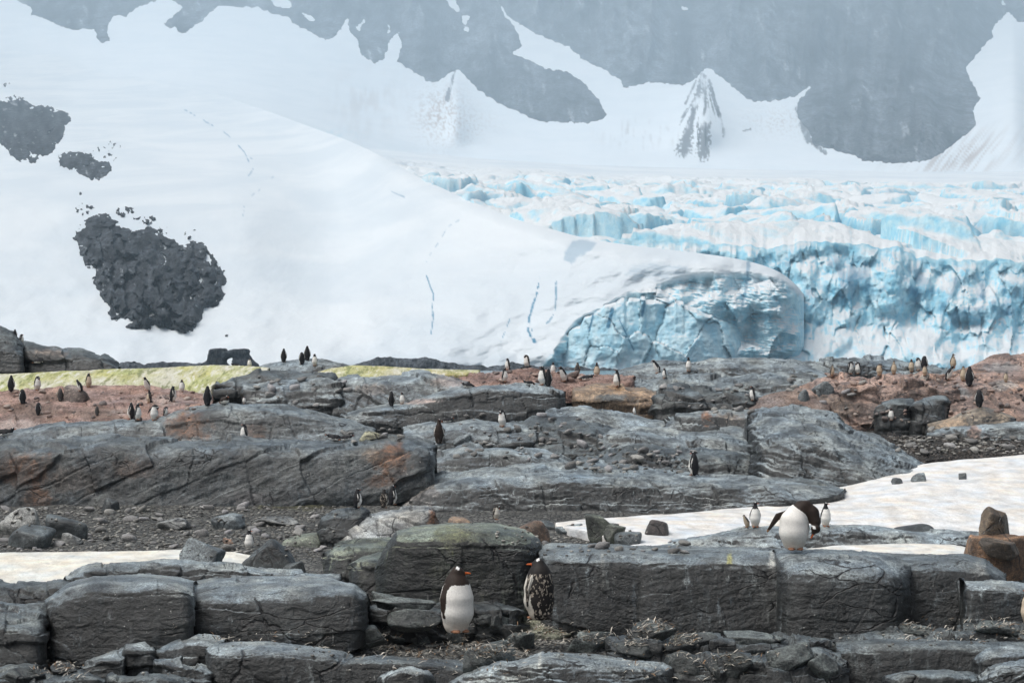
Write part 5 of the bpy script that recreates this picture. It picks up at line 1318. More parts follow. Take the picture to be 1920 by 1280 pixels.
def build_pebbles():
    r = np.random.default_rng(3)
    shapes = []
    for k in range(9):
        V, Q = stone_shape(100 + k, 3, 6, 16 if k % 2 else 8, 0.06)
        tone = (0.32 * (0.55 + 0.9 * r.random())) * np.array((1.0, 0.98, 0.9 + 0.1 * r.random()))
        shapes.append((V, Q, make_mesh("stone", V, Q, M_STONE, np.repeat(tone[None], len(V), 0))))
    zones = [(0, 640, 952, 1042, 165), (930, 1300, 985, 1040, 60), (1070, 1300, 845, 885, 25), (1680, 1915, 822, 850, 40)]
    made = []
    for x0, x1, y0, y1, n in zones:
        for _ in range(n):
            px, py = r.uniform(x0, x1), r.uniform(y0, y1)
            h = shoot(px, py)
            if not h or h[2].name.startswith(("boulder", "snow")) or h[1].z < 0.5: continue
            w = (8 + 22 * r.random() ** 2.2) * h[0].y / F
            o = bpy.data.objects.new("stone", shapes[r.integers(9)][2]); link(o, TER)
            o.location = h[0] + Vector((0, 0, w * 0.12)); o.scale = (w * 0.55, w * 0.45, w * (0.22 + 0.15 * r.random()))
            o.rotation_euler = (r.uniform(-.3, .3), r.uniform(-.3, .3), r.uniform(0, 6.28)); made.append(o)
    # nest stones on the pink ground, each belonging to the mound it lies on
    pink = []
    for k in range(5):
        V, Q = stone_shape(200 + k, 3, 6, 14, 0.06)
        tone = np.array(((0.40, 0.29, 0.24), (0.30, 0.22, 0.19), (0.22, 0.19, 0.18), (0.46, 0.38, 0.33), (0.16, 0.13, 0.12))[k])
        pink.append(make_mesh("stone", V, Q, M_STONE, np.repeat(tone[None], len(V), 0)))
    for x0, x1, y0, y1, n in [(885, 1120, 694, 722, 45), (1540, 1780, 702, 726, 45), (1770, 1915, 700, 780, 60), (10, 370, 735, 790, 70), (1600, 1730, 770, 800, 25)]:
        for _ in range(n):
            px, py = r.uniform(x0, x1), r.uniform(y0, y1)
            h = shoot(px, py)
            if not h or h[1].z < 0.25 or h[2].name.startswith(("boulder", "snow", "stone")) or h[2].parent: continue
            w = (5 + 11 * r.random() ** 2) * h[0].y / F
            o = bpy.data.objects.new("stone", pink[r.integers(5)]); link(o, h[2])
            o.location = h[0] + Vector((0, 0, w * 0.1)) - h[2].location; o.scale = (w * 0.55, w * 0.5, w * (0.25 + 0.2 * r.random()))
            o.rotation_euler = (r.uniform(-.3, .3), r.uniform(-.3, .3), r.uniform(0, 6.28))
    # angular rubble caught in the clefts of the middle ledges
    for x0, x1, y0, y1, n in [(1060, 1300, 832, 886, 45), (640, 770, 800, 830, 18), (1240, 1410, 722, 775, 40), (850, 1040, 778, 862, 45), (950, 1140, 785, 836, 30), (480, 660, 705, 760, 25), (1480, 1620, 705, 770, 18), (1690, 1780, 790, 818, 14)]:
        for _ in range(n):
            h = shoot(r.uniform(x0, x1), r.uniform(y0, y1))
            if not h or h[1].z < 0.25 or h[2].name.startswith(("boulder", "snow", "stone", "terrain")) or h[2].parent: continue
            w = (6 + 13 * r.random() ** 2) * h[0].y / F
            o = bpy.data.objects.new("stone", shapes[r.integers(9)][2]); link(o, h[2])
            o.location = h[0] + Vector((0, 0, w * 0.08)) - h[2].location; o.scale = (w * 0.6, w * 0.5, w * (0.2 + 0.25 * r.random()))
            o.rotation_euler = (r.uniform(-.4, .4), r.uniform(-.4, .4), r.uniform(0, 6.28))
    VV, QQ, CC, base = [], [], [], 0
    for x0, x1, y0, y1, n in [(-20, 640, 950, 1046, 1500), (930, 1300, 982, 1042, 500), (1070, 1300, 842, 888, 260), (1670, 1930, 818, 852, 400), (560, 1330, 1178, 1230, 420), (60, 660, 1190, 1270, 200), (1500, 1925, 1170, 1212, 260)]:
        for _ in range(n):
            px, py = r.uniform(x0, x1), r.uniform(y0, y1)
            h = shoot(px, py)
            if not h or h[1].z < 0.5 or h[2].name.startswith("snow"): continue
            if not h[2].name.startswith(("terrain", "gravel")) and r.random() > 0.25: continue
            V, Q, _m = shapes[r.integers(9)]
            w = r.uniform(3, 8.5) * h[0].y / F
            a = r.uniform(0, 6.28); c, s = math.cos(a), math.sin(a)
            P = V * np.array((w * 0.55, w * 0.45, w * 0.32))
            P = np.stack([P[:, 0] * c - P[:, 1] * s, P[:, 0] * s + P[:, 1] * c, P[:, 2]], 1) + np.array(h[0]) + np.array((0, 0, w * 0.1))
            VV.append(P); QQ.append(Q + base); base += len(P)
            CC.append(np.repeat((0.07 + 0.34 * r.random() ** 1.3) * np.array([[1.0, 0.97, 0.88]]), len(P), 0))
    o = bpy.data.objects.new("pebbles", make_mesh("pebbles", np.concatenate(VV), np.concatenate(QQ), M_STONE, np.concatenate(CC)))
    link(o, TER); o["kind"] = "stuff"


build_pebbles()

# ================================================================== penguins
def cone_seg(P, a, b, ra, rb):
    a = np.array(a, np.float32); b = np.array(b, np.float32); ab = b - a
    t = np.clip(((P - a) @ ab) / (ab @ ab + 1e-9), 0, 1)
    q = P - a - t[:, None] * ab
    d = np.sqrt(np.einsum('ij,ij->i', q, q))
    return d - (ra + (rb - ra) * t)


def ellip(P, c, r):
    q = (P - np.array(c)) / np.array(r)
    k = np.linalg.norm(q, axis=1)
    return (k - 1) * min(r) * (1 + 0.3 * np.clip(k - 1, 0, 2))


def blade(P, pts, w, th, flat):
    """flipper: a chain flattened along the direction 'flat'"""
    n = np.array(flat, np.float32); n /= np.linalg.norm(n)
    k = w / th
    S = P + (P @ n)[:, None] * n * (k - 1)
    best = None
    for (a, b, ra, rb) in pts:
        a = np.array(a, float); b = np.array(b, float)
        a = a + (a @ n) * n * (k - 1); b = b + (b @ n) * n * (k - 1)
        d = cone_seg(S, a, b, ra, rb)
        best = d if best is None else np.minimum(best, d)
    return best / (0.5 * (k + 1))


def smin(a, b, k):
    h = np.clip(0.5 + 0.5 * (b - a) / k, 0, 1)
    return b * (1 - h) + a * h - k * h * (1 - h)


def pose(kind, yaw=0.0):
    """joints of one stance; the bird faces -y"""
    fl = lambda s, tip, elbow: [((s * .100, .0, .455), elbow, .036, .034), (elbow, tip, .034, .014)]
    p = dict(spine=[((0, .015, .11), .112), ((0, -.012, .24), .140), ((0, -.006, .37), .126), ((0, .0, .47), .094)],
             neck=[((0, .004, .545), .064), ((0, -.004, .60), .053)], head=(0, -.012, .625), hr=.050, bill=(0, -1, -.10),
             tail=((0, .10, .07), (0, .19, .012)), lie=False,
             fl=[(fl(s, (s * .152, .02, .215), (s * .143, .01, .35)), (1, .12 * s, 0)) for s in (-1, 1)])
    if kind == 'tall':
        p['neck'] = [((0, .0, .56), .058), ((0, -.006, .635), .045)]; p['head'] = (0, -.014, .665); p['hr'] = .046
    if kind == 'hunch':
        p['neck'] = [((0, -.01, .51), .078), ((0, -.02, .54), .066)]; p['head'] = (0, -.035, .555); p['hr'] = .056
    if kind == 'down':
        p['neck'] = [((0, -.03, .535), .068), ((0, -.085, .55), .055)]; p['head'] = (0, -.12, .53); p['hr'] = .050; p['bill'] = (0, -.45, -1)
    if kind == 'side':
        p['neck'] = [((.03, -.03, .53), .070), ((.085, -.06, .53), .056)]; p['head'] = (.115, -.08, .49); p['hr'] = .050; p['bill'] = (.1, -.3, -1)
        p['fl'][0] = (fl(-1, (-.235, .03, .27), (-.175, .01, .38)), (.8, .1, .5))
    if kind == 'lean':
        p['spine'] = [((0, .05, .11), .112), ((0, .01, .24), .138), ((0, -.05, .36), .122), ((0, -.10, .45), .092)]
        p['neck'] = [((0, -.135, .52), .062), ((0, -.155, .57), .052)]; p['head'] = (0, -.17, .60); p['bill'] = (0, -1, -.2)
        p['fl'] = [([((s * .098, -.08, .44), (s * .143, -.02, .34), .036, .034), ((s * .143, -.02, .34), (s * .15, .05, .22), .034, .014)], (1, .12 * s, 0)) for s in (-1, 1)]
    if kind == 'lie':
        p['lie'] = True
        p['spine'] = [((0, .22, .085), .075), ((0, .10, .11), .112), ((0, -.04, .12), .118), ((0, -.15, .13), .090)]
        p['neck'] = [((0, -.21, .165), .062), ((0, -.245, .205), .052)]; p['head'] = (0, -.26, .235); p['bill'] = (0, -1, -.05)
        p['tail'] = ((0, .27, .08), (0, .36, .05))
        p['fl'] = [([((s * .10, -.10, .15), (s * .15, -.0, .09), .034, .032), ((s * .15, -.0, .09), (s * .19, .10, .04), .032, .014)], (.5 * s, .1, 1)) for s in (-1, 1)]
    if kind == 'hero_front':
        p['spine'] = [((0, .012, .10), .134), ((0, -.012, .20), .160), ((0, -.012, .34), .158), ((0, -.004, .44), .135)]
        p['neck'] = [((0, .0, .52), .098), ((0, -.008, .575), .070)]; p['head'] = (0, -.018, .605); p['hr'] = .058
        p['fl'] = [([((s * .132, -.005, .45), (s * .168, -.015, .34), .040, .042), ((s * .168, -.015, .34), (s * .166, -.02, .16), .042, .014)], (1, -.45 * s, 0)) for s in (-1, 1)]
    if kind == 'hero_preen':
        p['spine'] = [((-.01, .015, .12), .145), ((-.02, -.012, .22), .176), ((-.015, -.006, .34), .166), ((.03, .01, .42), .132)]
        p['neck'] = [((.105, -.01, .520), .100), ((.195, -.05, .450), .086), ((.232, -.09, .35), .066)]; p['head'] = (.225, -.12, .265); p['hr'] = .058; p['bill'] = (-.55, -.1, -1)
        p['fl'] = [([((-.10, .03, .44), (-.21, .02, .41), .042, .040), ((-.21, .02, .41), (-.34, .02, .23), .040, .016)], (.25, 1, .1)),
                   ([((.14, .0, .36), (.155, -.02, .27), .034, .032), ((.155, -.02, .27), (.135, -.05, .12), .030, .012)], (1, .3, 0))]
    c, s = math.cos(yaw), math.sin(yaw)
    b = np.array(p['bill'], float); b /= np.linalg.norm(b)
    p['bill'] = (b[0] * c - b[1] * s, b[0] * s + b[1] * c, b[2])
    return p


C_BACK = {'adult': (0.018, 0.018, 0.021), 'brown': (0.034, 0.023, 0.018), 'dirty': (0.018, 0.018, 0.021), 'chick': (0.075, 0.070, 0.068), 'moult': (0.022, 0.019, 0.018)}
C_BELLY = {'adult': (0.84, 0.83, 0.79), 'brown': (0.88, 0.86, 0.81), 'dirty': (0.60, 0.50, 0.38), 'chick': (0.56, 0.46, 0.34), 'moult': (0.70, 0.67, 0.60)}
M_BIRD = mat_plain("plumage", 0.62, 60.0, 0.9, 1.08, 0.003, 0.25)
_birds = {}


def bird_mesh(kind, yaw=0.0, plum='adult', h=0.0135):
    key = (kind, round(yaw, 2), plum, h)
    if key in _birds: return _birds[key]
    p = pose(kind, yaw)
    pts = np.array([q for q, _ in p['spine']] + [q for q, _ in p['neck']] + [p['head'], p['tail'][1]] + [e[1] for f, _ in p['fl'] for e in f], float)
    lo = pts.min(0) - 0.19; hi = pts.max(0) + 0.19; lo[2] = -0.03
    hi[2] = pts[:, 2].max() + 0.09
    n = np.ceil((hi - lo) / h).astype(int)
    g = np.meshgrid(*[lo[a] + h * np.arange(n[a]) for a in range(3)], indexing='ij')
    P = np.stack([x.ravel() for x in g], 1).astype(np.float32)

    def parts(P):
        chain = p['spine']
        body = None
        for (a, ra), (b, rb) in zip(chain[:-1], chain[1:]):
            d = cone_seg(P, a, b, ra, rb); body = d if body is None else smin(body, d, .03)
        nk = None; ch = [chain[-1]] + p['neck']
        for (a, ra), (b, rb) in zip(ch[:-1], ch[1:]):
            d = cone_seg(P, a, b, ra * (.9 if a is chain[-1][0] else 1), rb); nk = d if nk is None else smin(nk, d, .02)
        H = np.array(p['head']); bd = np.array(p['bill'])
        hd = smin(np.linalg.norm(P - H, axis=1) - p['hr'], cone_seg(P, H, H + bd * p['hr'] * 1.05, p['hr'] * .72, p['hr'] * .36), .02)
        bl = cone_seg(P, H + bd * p['hr'] * .9, H + bd * (p['hr'] + .070), p['hr'] * .32, .009)
        tl = cone_seg(P, p['tail'][0], p['tail'][1], .035, .009)
        fs = [blade(P, f, .034, .0125, n_) for f, n_ in p['fl']]
        fx = .055
        if p['lie']:
            ft = np.minimum(*[ellip(P, (s * fx, .27, .03), (.03, .05, .02)) for s in (-1, 1)])
        else:
            cx0, cy0 = p['spine'][0][0][0], p['spine'][0][0][1]
            ft = np.minimum(*[np.minimum(ellip(P, (cx0 + s * fx, cy0 - .085, .014), (.036, .062, .018)), cone_seg(P, (cx0 + s * fx, cy0 - .04, .02), (cx0 + s * fx, cy0 - .02, .07), .026, .04)) for s in (-1, 1)])
        return body, nk, hd, bl, tl, np.minimum(fs[0], fs[1]), ft
    body, nk, hd, bl, tl, fl, ft = parts(P)
    f = smin(body, nk, .05); f = smin(f, hd, .02); f = smin(f, bl, .008); f = smin(f, tl, .03); f = smin(f, fl, .010); f = smin(f, ft, .012)
    f = f.reshape(n)
    for ax in range(3):
        sl = [slice(None)] * 3; sl[ax] = [0, -1]; f[tuple(sl)] = np.maximum(f[tuple(sl)], .01)
    V, Q = surface_nets(f, lo, h)
    V[:, 2] = np.maximum(V[:, 2], 0.0)
    body, nk, hd, bl, tl, fl, ft = parts(V)
    ids = np.argmin(np.stack([body, nk - .004, hd - .004, bl - .003, tl + .004, fl - .004, ft - .004], 1), 1)
    back, belly = np.array(C_BACK[plum]), np.array(C_BELLY[plum])
    nz = fbm(V * 22 + 3, 3)
    col = np.repeat(back[None], len(V), 0) * (1 + .35 * fbm(V * 14, 4))[:, None]
    # white front, its edge running from the flipper root down the flank
    top = p['spine'][-1][0]
    if p['lie']:
        front = (V[:, 2] < .085 + .02 * nz) & (V[:, 1] < .2)
        front |= (V[:, 2] < .12) & (V[:, 1] < -.12) & (ids < 2)
        wh = front & np.isin(ids, (0, 1))
    else:
        # angle round the body axis
        zz = np.array([q[2] for q, _ in p['spine']]); xx = np.array([q[0] for q, _ in p['spine']]); yy = np.array([q[1] for q, _ in p['spine']])
        ax_ = np.interp(V[:, 2], zz, xx); ay_ = np.interp(V[:, 2], zz, yy)
        ang = np.abs(np.arctan2(V[:, 0] - ax_, -(V[:, 1] - ay_)))
        lim = np.interp(V[:, 2], [0, .08, .25, .40, top[2], top[2] + .06], [1.75, 1.85, 1.80, 1.5, 1.2, .9])
        wh = (ang < lim + .08 * nz) & np.isin(ids, (0, 1)) & (V[:, 2] < top[2] + .045 + .012 * nz)
        if kind == 'hero_preen': wh = (ids == 0) & (V[:, 1] < .05) & (V[:, 0] < np.interp(V[:, 2], [0, .3, .42, .5, .6], [.2, .16, .12, .05, -.04]) + .006 * nz)
    shade = 1 + .10 * fbm(V * 9 + 5, 4)
    bt = belly[None] * shade[:, None]
    stain = sstep(.20, .04, V[:, 2])[:, None] * .35 if not p['lie'] else 0
    bt = bt * (1 - stain) + np.array((.46, .33, .20)) * stain
    col = np.where(wh[:, None], bt, col)
    # flipper: pale trailing edge and pale inner face
    m = ids == 5
    for f_, n_ in p['fl']:
        d = np.min([cone_seg(V, a, b, ra, rb) for a, b, ra, rb in f_], 0)
        near = m & (d < .02)
        tip = np.array(f_[-1][1]); root = np.array(f_[0][0])
        col = np.where((near & (V[:, 1] > (root[1] + tip[1]) / 2 + .024))[:, None], belly[None] * .9, col)
        if kind == 'hero_preen' and tip[0] < 0:
            col = np.where((near & (V[:, 2] < root[2] - .06 + .9 * (V[:, 0] - root[0]) * 0 + np.interp(V[:, 0], [-.3, -.19, -.1], [-.135, -.0, .03])))[:, None], np.array((.34, .20, .11))[None], col)
    if plum == 'moult':
        fl_n = fbm(V * np.array((48, 48, 26)) + 9, 3); pat = fbm(V * 6 + 2, 3)
        mm = (fl_n > .20) & (pat > -.10) & np.isin(ids, (0, 1, 5)) & ~wh & (V[:, 2] < .50)
        col = np.where(mm[:, None], np.array((.46, .40, .33))[None] * shade[:, None], col)
    if plum == 'brown':
        pass
    H = np.array(p['head']); bd = np.array(p['bill']); r = p['hr']
    hm = np.isin(ids, (1, 2))
    if plum == 'chick':
        thr = hm & (((V - H) @ bd) > .0) & (V[:, 2] < H[2] - .01)
        col = np.where(thr[:, None], belly[None] * .8, col)
        col = np.where((ids == 3)[:, None], np.array((.05, .035, .03))[None], col)
    else:
        sd = np.cross(bd, (0, 0, 1.0)); sd = sd / (np.linalg.norm(sd) + 1e-6) if np.linalg.norm(sd) > .3 else np.array((1.0, 0, 0))
        up = np.cross(sd, bd)
        for s in (-1, 1):
            c = H + sd * s * r * .62 + up * r * .62 + bd * r * .10
            rv = V - c
            d = np.sqrt(((rv @ bd) / .75) ** 2 + ((rv @ up) / 1.1) ** 2 + (rv @ sd) ** 2) + .5 * np.clip(-(rv @ up), 0, 1) + .35 * np.abs(rv @ bd + .4 * (rv @ up))
            col = np.where((hm & (d < r * .44))[:, None], np.array((.82, .82, .80))[None], col)
        bandm = hm & (np.abs((V - H) @ bd + r * .12) < r * .16) & (((V - H) @ up) > r * .6)
        col = np.where(bandm[:, None], np.array((.82, .82, .80))[None], col)
        col = np.where((ids == 3)[:, None], np.array((.62, .13, .03))[None], col)
        ridge = (ids == 3) & (((V - H) @ up) > r * .18)
        col = np.where(ridge[:, None], np.array((.06, .03, .025))[None], col)
        for s in (-1, 1):
            c = H + sd * s * r * .82 + up * r * .18 + bd * r * .38
            col = np.where((np.linalg.norm(V - c, axis=1) < .009)[:, None], np.array((.01, .01, .01))[None], col)
    col = np.where((ids == 6)[:, None], np.array((.34, .17, .10))[None], col)
    me = make_mesh("penguin", V, Q, M_BIRD, np.clip(col, .004, .9))
    _birds[key] = (me, float(V[:, 2].max()))
    return _birds[key]


SIZES = []


def penguin(label, px, foot, h, face, kind='up', yaw=0.0, plum='adult', d=None, tilt=0.0, res=0.0135, group="gentoo colony"):
    """face: 0 looks at the camera, 90 to the right of the picture, 180 away"""
    me, hgt = bird_mesh(kind, math.radians(yaw), plum, res)
    hit = shoot(px, foot)
    if d is None:
        d = hit[0].y if hit else d_mid(foot)
    p = at(px, foot, d)
    s = h * d / F / hgt
    o = bpy.data.objects.new("penguin", me)
    o.location = p
    o.scale = (s, s, s)
    o.rotation_euler = (0, math.radians(tilt), math.radians(face))
    link(o)
    tag(o, label, "penguin", group)
    SIZES.append((label[:30], px, round(d, 1), round(s * hgt, 2)))
    return o


refresh()
P_ = penguin
NEAR_ = "penguins close to the camera"
P_("white fronted penguin standing with its orange bill turned right before the big boulder", 856, 1184, 123, 34, 'hero_front', 54, 'brown', 20.4, 0, 0.0072, NEAR_)
P_("moulting penguin seen from behind with ragged flecked back in the rock corner", 1012, 1160, 114, -138, 'hero_front', 44, 'moult', 20.7, 0, 0.0072, NEAR_)
P_("penguin bending its neck down to preen on top of the widest slab", 1491, 1030, 92, 6, 'hero_preen', 0, 'brown', 21.9, 0, 0.0072, NEAR_)
P_("penguin cut off by the right edge of the picture", 1935, 1180, 84, -20, 'hunch', -60, 'dirty', 20.0, 0, 0.0135, NEAR_)
VAL = "penguins in the hollow and on the snow"
P_("upright penguin facing us on the ledge in the snow, chick beside it", 1416, 988, 48, 0, 'tall', 70, 'adult', None, 0, .0135, VAL)
P_("fluffy chick bending forward left of the upright penguin on the ledge", 1400, 988, 24, -60, 'lean', 0, 'chick', None, 0, .0135, VAL)
P_("penguin looking right directly behind the bending one", 1548, 987, 46, 15, 'tall', 75, 'adult', None, 0, .0135, VAL)
P_("penguin among the pebbles half hidden by a dark slab", 467, 1031, 39, 10, 'up', 80, 'adult', 49.7, 0, .0135, VAL)
P_("penguin with a white flank below the left cliff", 670, 952, 37, 120, 'up', 0, 'adult', None, 0, .0135, VAL)
P_("speckled moulting penguin in the pair below the cliff", 720, 952, 36, 150, 'up', 40, 'moult', 55.5, 0, .0135, VAL)
P_("dark penguin behind the speckled one below the cliff", 736, 946, 37, 130, 'up', 0, 'adult', 56.5, 0, .0135, VAL)
P_("grey fluffy chick stooping in front of the middle dome", 930, 974, 28, 60, 'down', 0, 'moult', 50.0, 0, .0135, VAL)
MIDG = "penguins on the middle ledges"
P_("single dark penguin with white side alone on the right middle ledge", 1301, 891, 45, -140, 'up', 20, 'adult', None, 0, .0135, MIDG)
P_("brown backed penguin standing on the left cliff edge", 823, 831, 46, 180, 'tall', -60, 'brown', None, 0, .0135, MIDG)
P_("penguin lying right behind the brown backed one", 838, 792, 10, 90, 'lie', 0, 'adult', None, 0, .0135, MIDG)
P_("preening penguin with bent neck on the shelf right of the brown one", 942, 800, 32, -35, 'down', 0, 'adult', None, 0, .0135, MIDG)
P_("white chested penguin at the right end of the rusty ledge", 458, 825, 32, -65, 'up', 0, 'adult', 62.0, 0, .0135, MIDG)
P_("penguin lying down in the gap above the left cliff", 628, 826, 14, -90, 'lie', 0, 'adult', None, 0, .0135, MIDG)
P_("second penguin lying close behind the one above the cliff", 648, 826, 12, 80, 'lie', 0, 'adult', None, 0, .0135, MIDG)
P_("dark penguin of the pair below the wedge rock", 734, 761, 28, 180, 'up', 0, 'adult', None, 0, .0135, MIDG)
P_("white fronted penguin of the pair below the wedge rock", 754, 757, 22, 0, 'up', -40, 'adult', None, 0, .0135, MIDG)
P_("penguin peeping up from the grey hump below the orange slab", 1190, 776, 14, -60, 'hunch', 0, 'adult', None, 0, .0135, MIDG)
P_("slim penguin facing left on the pale pink hump", 1411, 751, 28, -75, 'tall', 0, 'adult', None, 0, .0135, MIDG)
P_("small penguin facing us among the dark blocks on the right", 1671, 788, 24, -20, 'up', 0, 'adult', None, 0, .0135, MIDG)
P_("dark penguin seen from behind on the ochre streaked slab", 1836, 763, 33, 165, 'hunch', 0, 'adult', None, 0, .0135, MIDG)
LEFT = "penguins on the pink slope"
P_("leftmost dark penguin standing upright on the green snow edge", 21, 734, 31, 175, 'up', 0, 'adult', None, 0, .0135, LEFT)
P_("stooping penguin with white belly right of the leftmost one", 70, 732, 27, 50, 'down', 0, 'adult', None, 0, .0135, LEFT)
P_("dark penguin leaning below the leftmost two", 42, 757, 28, -150, 'hunch', 0, 'adult', None, 0, .0135, LEFT)
P_("dark hunched penguin alone in the middle of the brown stain", 72, 778, 24, 170, 'hunch', 0, 'adult', None, 0, .0135, LEFT)
P_("preening greyish penguin left of the boulder on the slope", 113, 752, 24, -160, 'down', 0, 'chick', None, 0, .0135, LEFT)
P_("round dark penguin crouching low on the slope", 182, 779, 18, 180, 'hunch', 0, 'chick', None, 0, .0135, LEFT)
P_("small penguin leaning left behind the boulder on the slope", 150, 733, 22, -100, 'lean', 0, 'adult', None, 0, .0135, LEFT)
P_("tan fronted bird at the right end of the boulder", 166, 726, 27, 50, 'up', 20, 'dirty', None, 0, .0135, LEFT)
P_("penguin looking left in front of the green snow", 276, 732, 26, -30, 'lean', -30, 'adult', None, 0, .0135, LEFT)
P_("tan fronted bird directly below the one looking left", 280, 755, 25, -80, 'tall', 0, 'dirty', None, 0, .0135, LEFT)
P_("dark penguin looking right near the end of the pink slope", 324, 753, 30, 120, 'up', 0, 'adult', None, 0, .0135, LEFT)
P_("white fronted penguin before the green snow near the dark rocks", 341, 735, 24, 0, 'up', 30, 'adult', None, 0, .0135, LEFT)
P_("left bird of the black and white pair on the rusty ledge", 246, 786, 32, -120, 'up', 0, 'adult', None, 0, .0135, LEFT)
P_("right bird of the black and white pair on the rusty ledge", 258, 787, 31, 70, 'up', 10, 'adult', None, 0, .0135, LEFT)
P_("preening bird just right of the black and white pair", 289, 788, 30, 20, 'side', 0, 'adult', None, 0, .0135, LEFT)
P_("dark crouching bird at the bend of the rusty ledge", 310, 780, 18, 90, 'down', 0, 'adult', None, 0, .0135, LEFT)
P_("dark penguin with its back to us on the rusty ledge", 389, 760, 37, 178, 'up', 0, 'adult', None, 0, .0135, LEFT)
P_("white fronted penguin right behind the dark one on the rusty ledge", 405, 752, 29, 5, 'up', -20, 'adult', None, 0, .0135, LEFT)
P_("brownish bird lying at the end of the rusty ledge", 421, 757, 16, 30, 'lie', 0, 'brown', None, 0, .0135, LEFT)
P_("white head peeping over the rusty ledge", 458, 757, 14, 0, 'hunch', 0, 'adult', None, 0, .0135, LEFT)
P_("dark bird lying at the left edge above the cliff", 8, 818, 17, 90, 'lie', 0, 'adult', None, 0, .0135, LEFT)
P_("penguin on top of the domed rock at the left edge", 28, 636, 19, 180, 'up', 0, 'adult', 98.2, 0, .0135, LEFT)
P_("second penguin behind the top of the domed rock", 40, 644, 18, 100, 'hunch', 0, 'adult', 98.4, 0, .0135, LEFT)
P_("penguin lying under the brown rock wall", 72, 681, 11, 90, 'lie', 0, 'adult', None, 0, .0135, LEFT)
RID = "penguins along the ridge"
P_("small bird lying on the green snow crest beside the stone arch", 443, 689, 9, -60, 'lie', 0, 'adult', 92.5, 0, .0135, RID)
P_("white fronted penguin standing behind the green snow crest", 468, 689, 17, 0, 'hunch', 30, 'adult', 93.0, 0, .0135, RID)
P_("leftmost of the four penguins on the low hump", 532, 679, 26, 170, 'up', 40, 'adult', None, 0, .0135, RID)
P_("stooping dark penguin of the four on the low hump", 566, 683, 23, 200, 'down', 0, 'adult', None, 0, .0135, RID)
P_("tallest dark penguin of the four on the low hump", 576, 676, 28, 178, 'up', 0, 'adult', 95.5, 0, .0135, RID)
P_("white fronted penguin of the four on the low hump", 590, 686, 23, 5, 'up', -70, 'adult', None, 0, .0135, RID)
P_("bird lying low on the rock left of the nest mound", 878, 727, 11, -90, 'lie', 0, 'adult', None, 0, .0135, RID)
P_("penguin facing left high on the left end of the nest mound", 952, 694, 23, -70, 'up', 0, 'adult', 90.3, 0, .0135, RID)
P_("penguin with white front right below it on the nest mound", 946, 716, 27, 60, 'up', 0, 'adult', None, 0, .0135, RID)
P_("preening dark penguin on the skyline of the nest mound", 988, 689, 24, -60, 'down', 0, 'brown', 90.4, 0, .0135, RID)
P_("left bird of the close dark pair on the nest mound", 1017, 722, 36, -60, 'up', 0, 'adult', None, 0, .0135, RID)
P_("right bird of the close dark pair seen from behind", 1028, 724, 33, 172, 'up', 40, 'adult', None, 0, .0135, RID)
P_("white bird half hidden behind the close dark pair", 1037, 701, 22, 0, 'up', 0, 'adult', 90.0, 0, .0135, RID)
P_("penguin leaning back and facing left on the nest mound", 1057, 715, 29, -50, 'lean', 0, 'adult', None, 0, .0135, RID)
P_("grey chick standing on the skyline before the water", 1083, 702, 23, 160, 'up', 70, 'chick', 90.5, 0, .0135, RID)
P_("pale fronted penguin facing us before the strip of water", 1119, 707, 28, 0, 'tall', 0, 'dirty', 90.0, 0, .0135, RID)
P_("bird lying with its head to the right on the nest mound", 1100, 713, 12, 80, 'lie', 0, 'adult', None, 0, .0135, RID)
P_("bird lying flat at the front of the nest mound", 992, 722, 10, -80, 'lie', 0, 'adult', None, 0, .0135, RID)
P_("bird lying flat on the skyline under the preening one", 986, 693, 9, 90, 'lie', 0, 'adult', 90.0, 0, .0135, RID)
P_("large penguin facing left above the orange slab", 1157, 725, 33, -65, 'tall', 0, 'adult', None, 0, .0135, RID)
P_("penguin bowing to the left on the right ridge rock", 1232, 700, 26, -80, 'lean', -20, 'adult', None, 0, .0135, RID)
P_("small penguin just right of the bowing one", 1246, 709, 19, -70, 'up', 0, 'adult', None, 0, .0135, RID)
P_("upright white fronted penguin alone on the right ridge rock", 1291, 696, 27, 5, 'tall', -70, 'adult', None, 0, .0135, RID)
CHK = "birds on the pink outcrop at the right"
P_("tan chick at the left end of the outcrop", 1560, 704, 20, 60, 'up', 0, 'chick', None, 0, .0135, CHK)
P_("left bird of the pair putting heads together", 1594, 701, 24, 60, 'down', 0, 'adult', None, 0, .0135, CHK)
P_("right bird of the pair putting heads together", 1609, 701, 23, -60, 'down', 0, 'adult', None, 0, .0135, CHK)
P_("plump tan chick preening beside the pair", 1649, 704, 23, -20, 'side', 0, 'chick', None, 0, .0135, CHK)
P_("tan chick facing us between the preening chick and the trio", 1676, 701, 25, 5, 'tall', 0, 'chick', None, 0, .0135, CHK)
P_("tan and dark bird at the left of the trio", 1709, 697, 24, -20, 'up', 20, 'dirty', None, 0, .0135, CHK)
P_("dark bird in the middle of the trio", 1722, 695, 25, -50, 'down', 0, 'adult', None, 0, .0135, CHK)
P_("dark bird at the right of the trio", 1733, 694, 27, 150, 'down', 0, 'adult', None, 0, .0135, CHK)
P_("tan chick crouching below the trio", 1734, 704, 19, -30, 'hunch', -30, 'chick', None, 0, .0135, CHK)
P_("tall tan chick standing out against the blue ice", 1787, 691, 28, 15, 'tall', 60, 'chick', 91.0, 0, .0135, CHK)
P_("black and white bird leaning to the right below the tall chick", 1779, 712, 27, 70, 'lean', 0, 'adult', None, 0, .0135, CHK)
P_("tan chick left of the dark upright bird", 1806, 714, 28, 0, 'up', 30, 'chick', None, 0, .0135, CHK)
P_("dark upright bird with white right side on the outcrop", 1818, 724, 38, 150, 'up', 0, 'adult', None, 0, .0135, CHK)
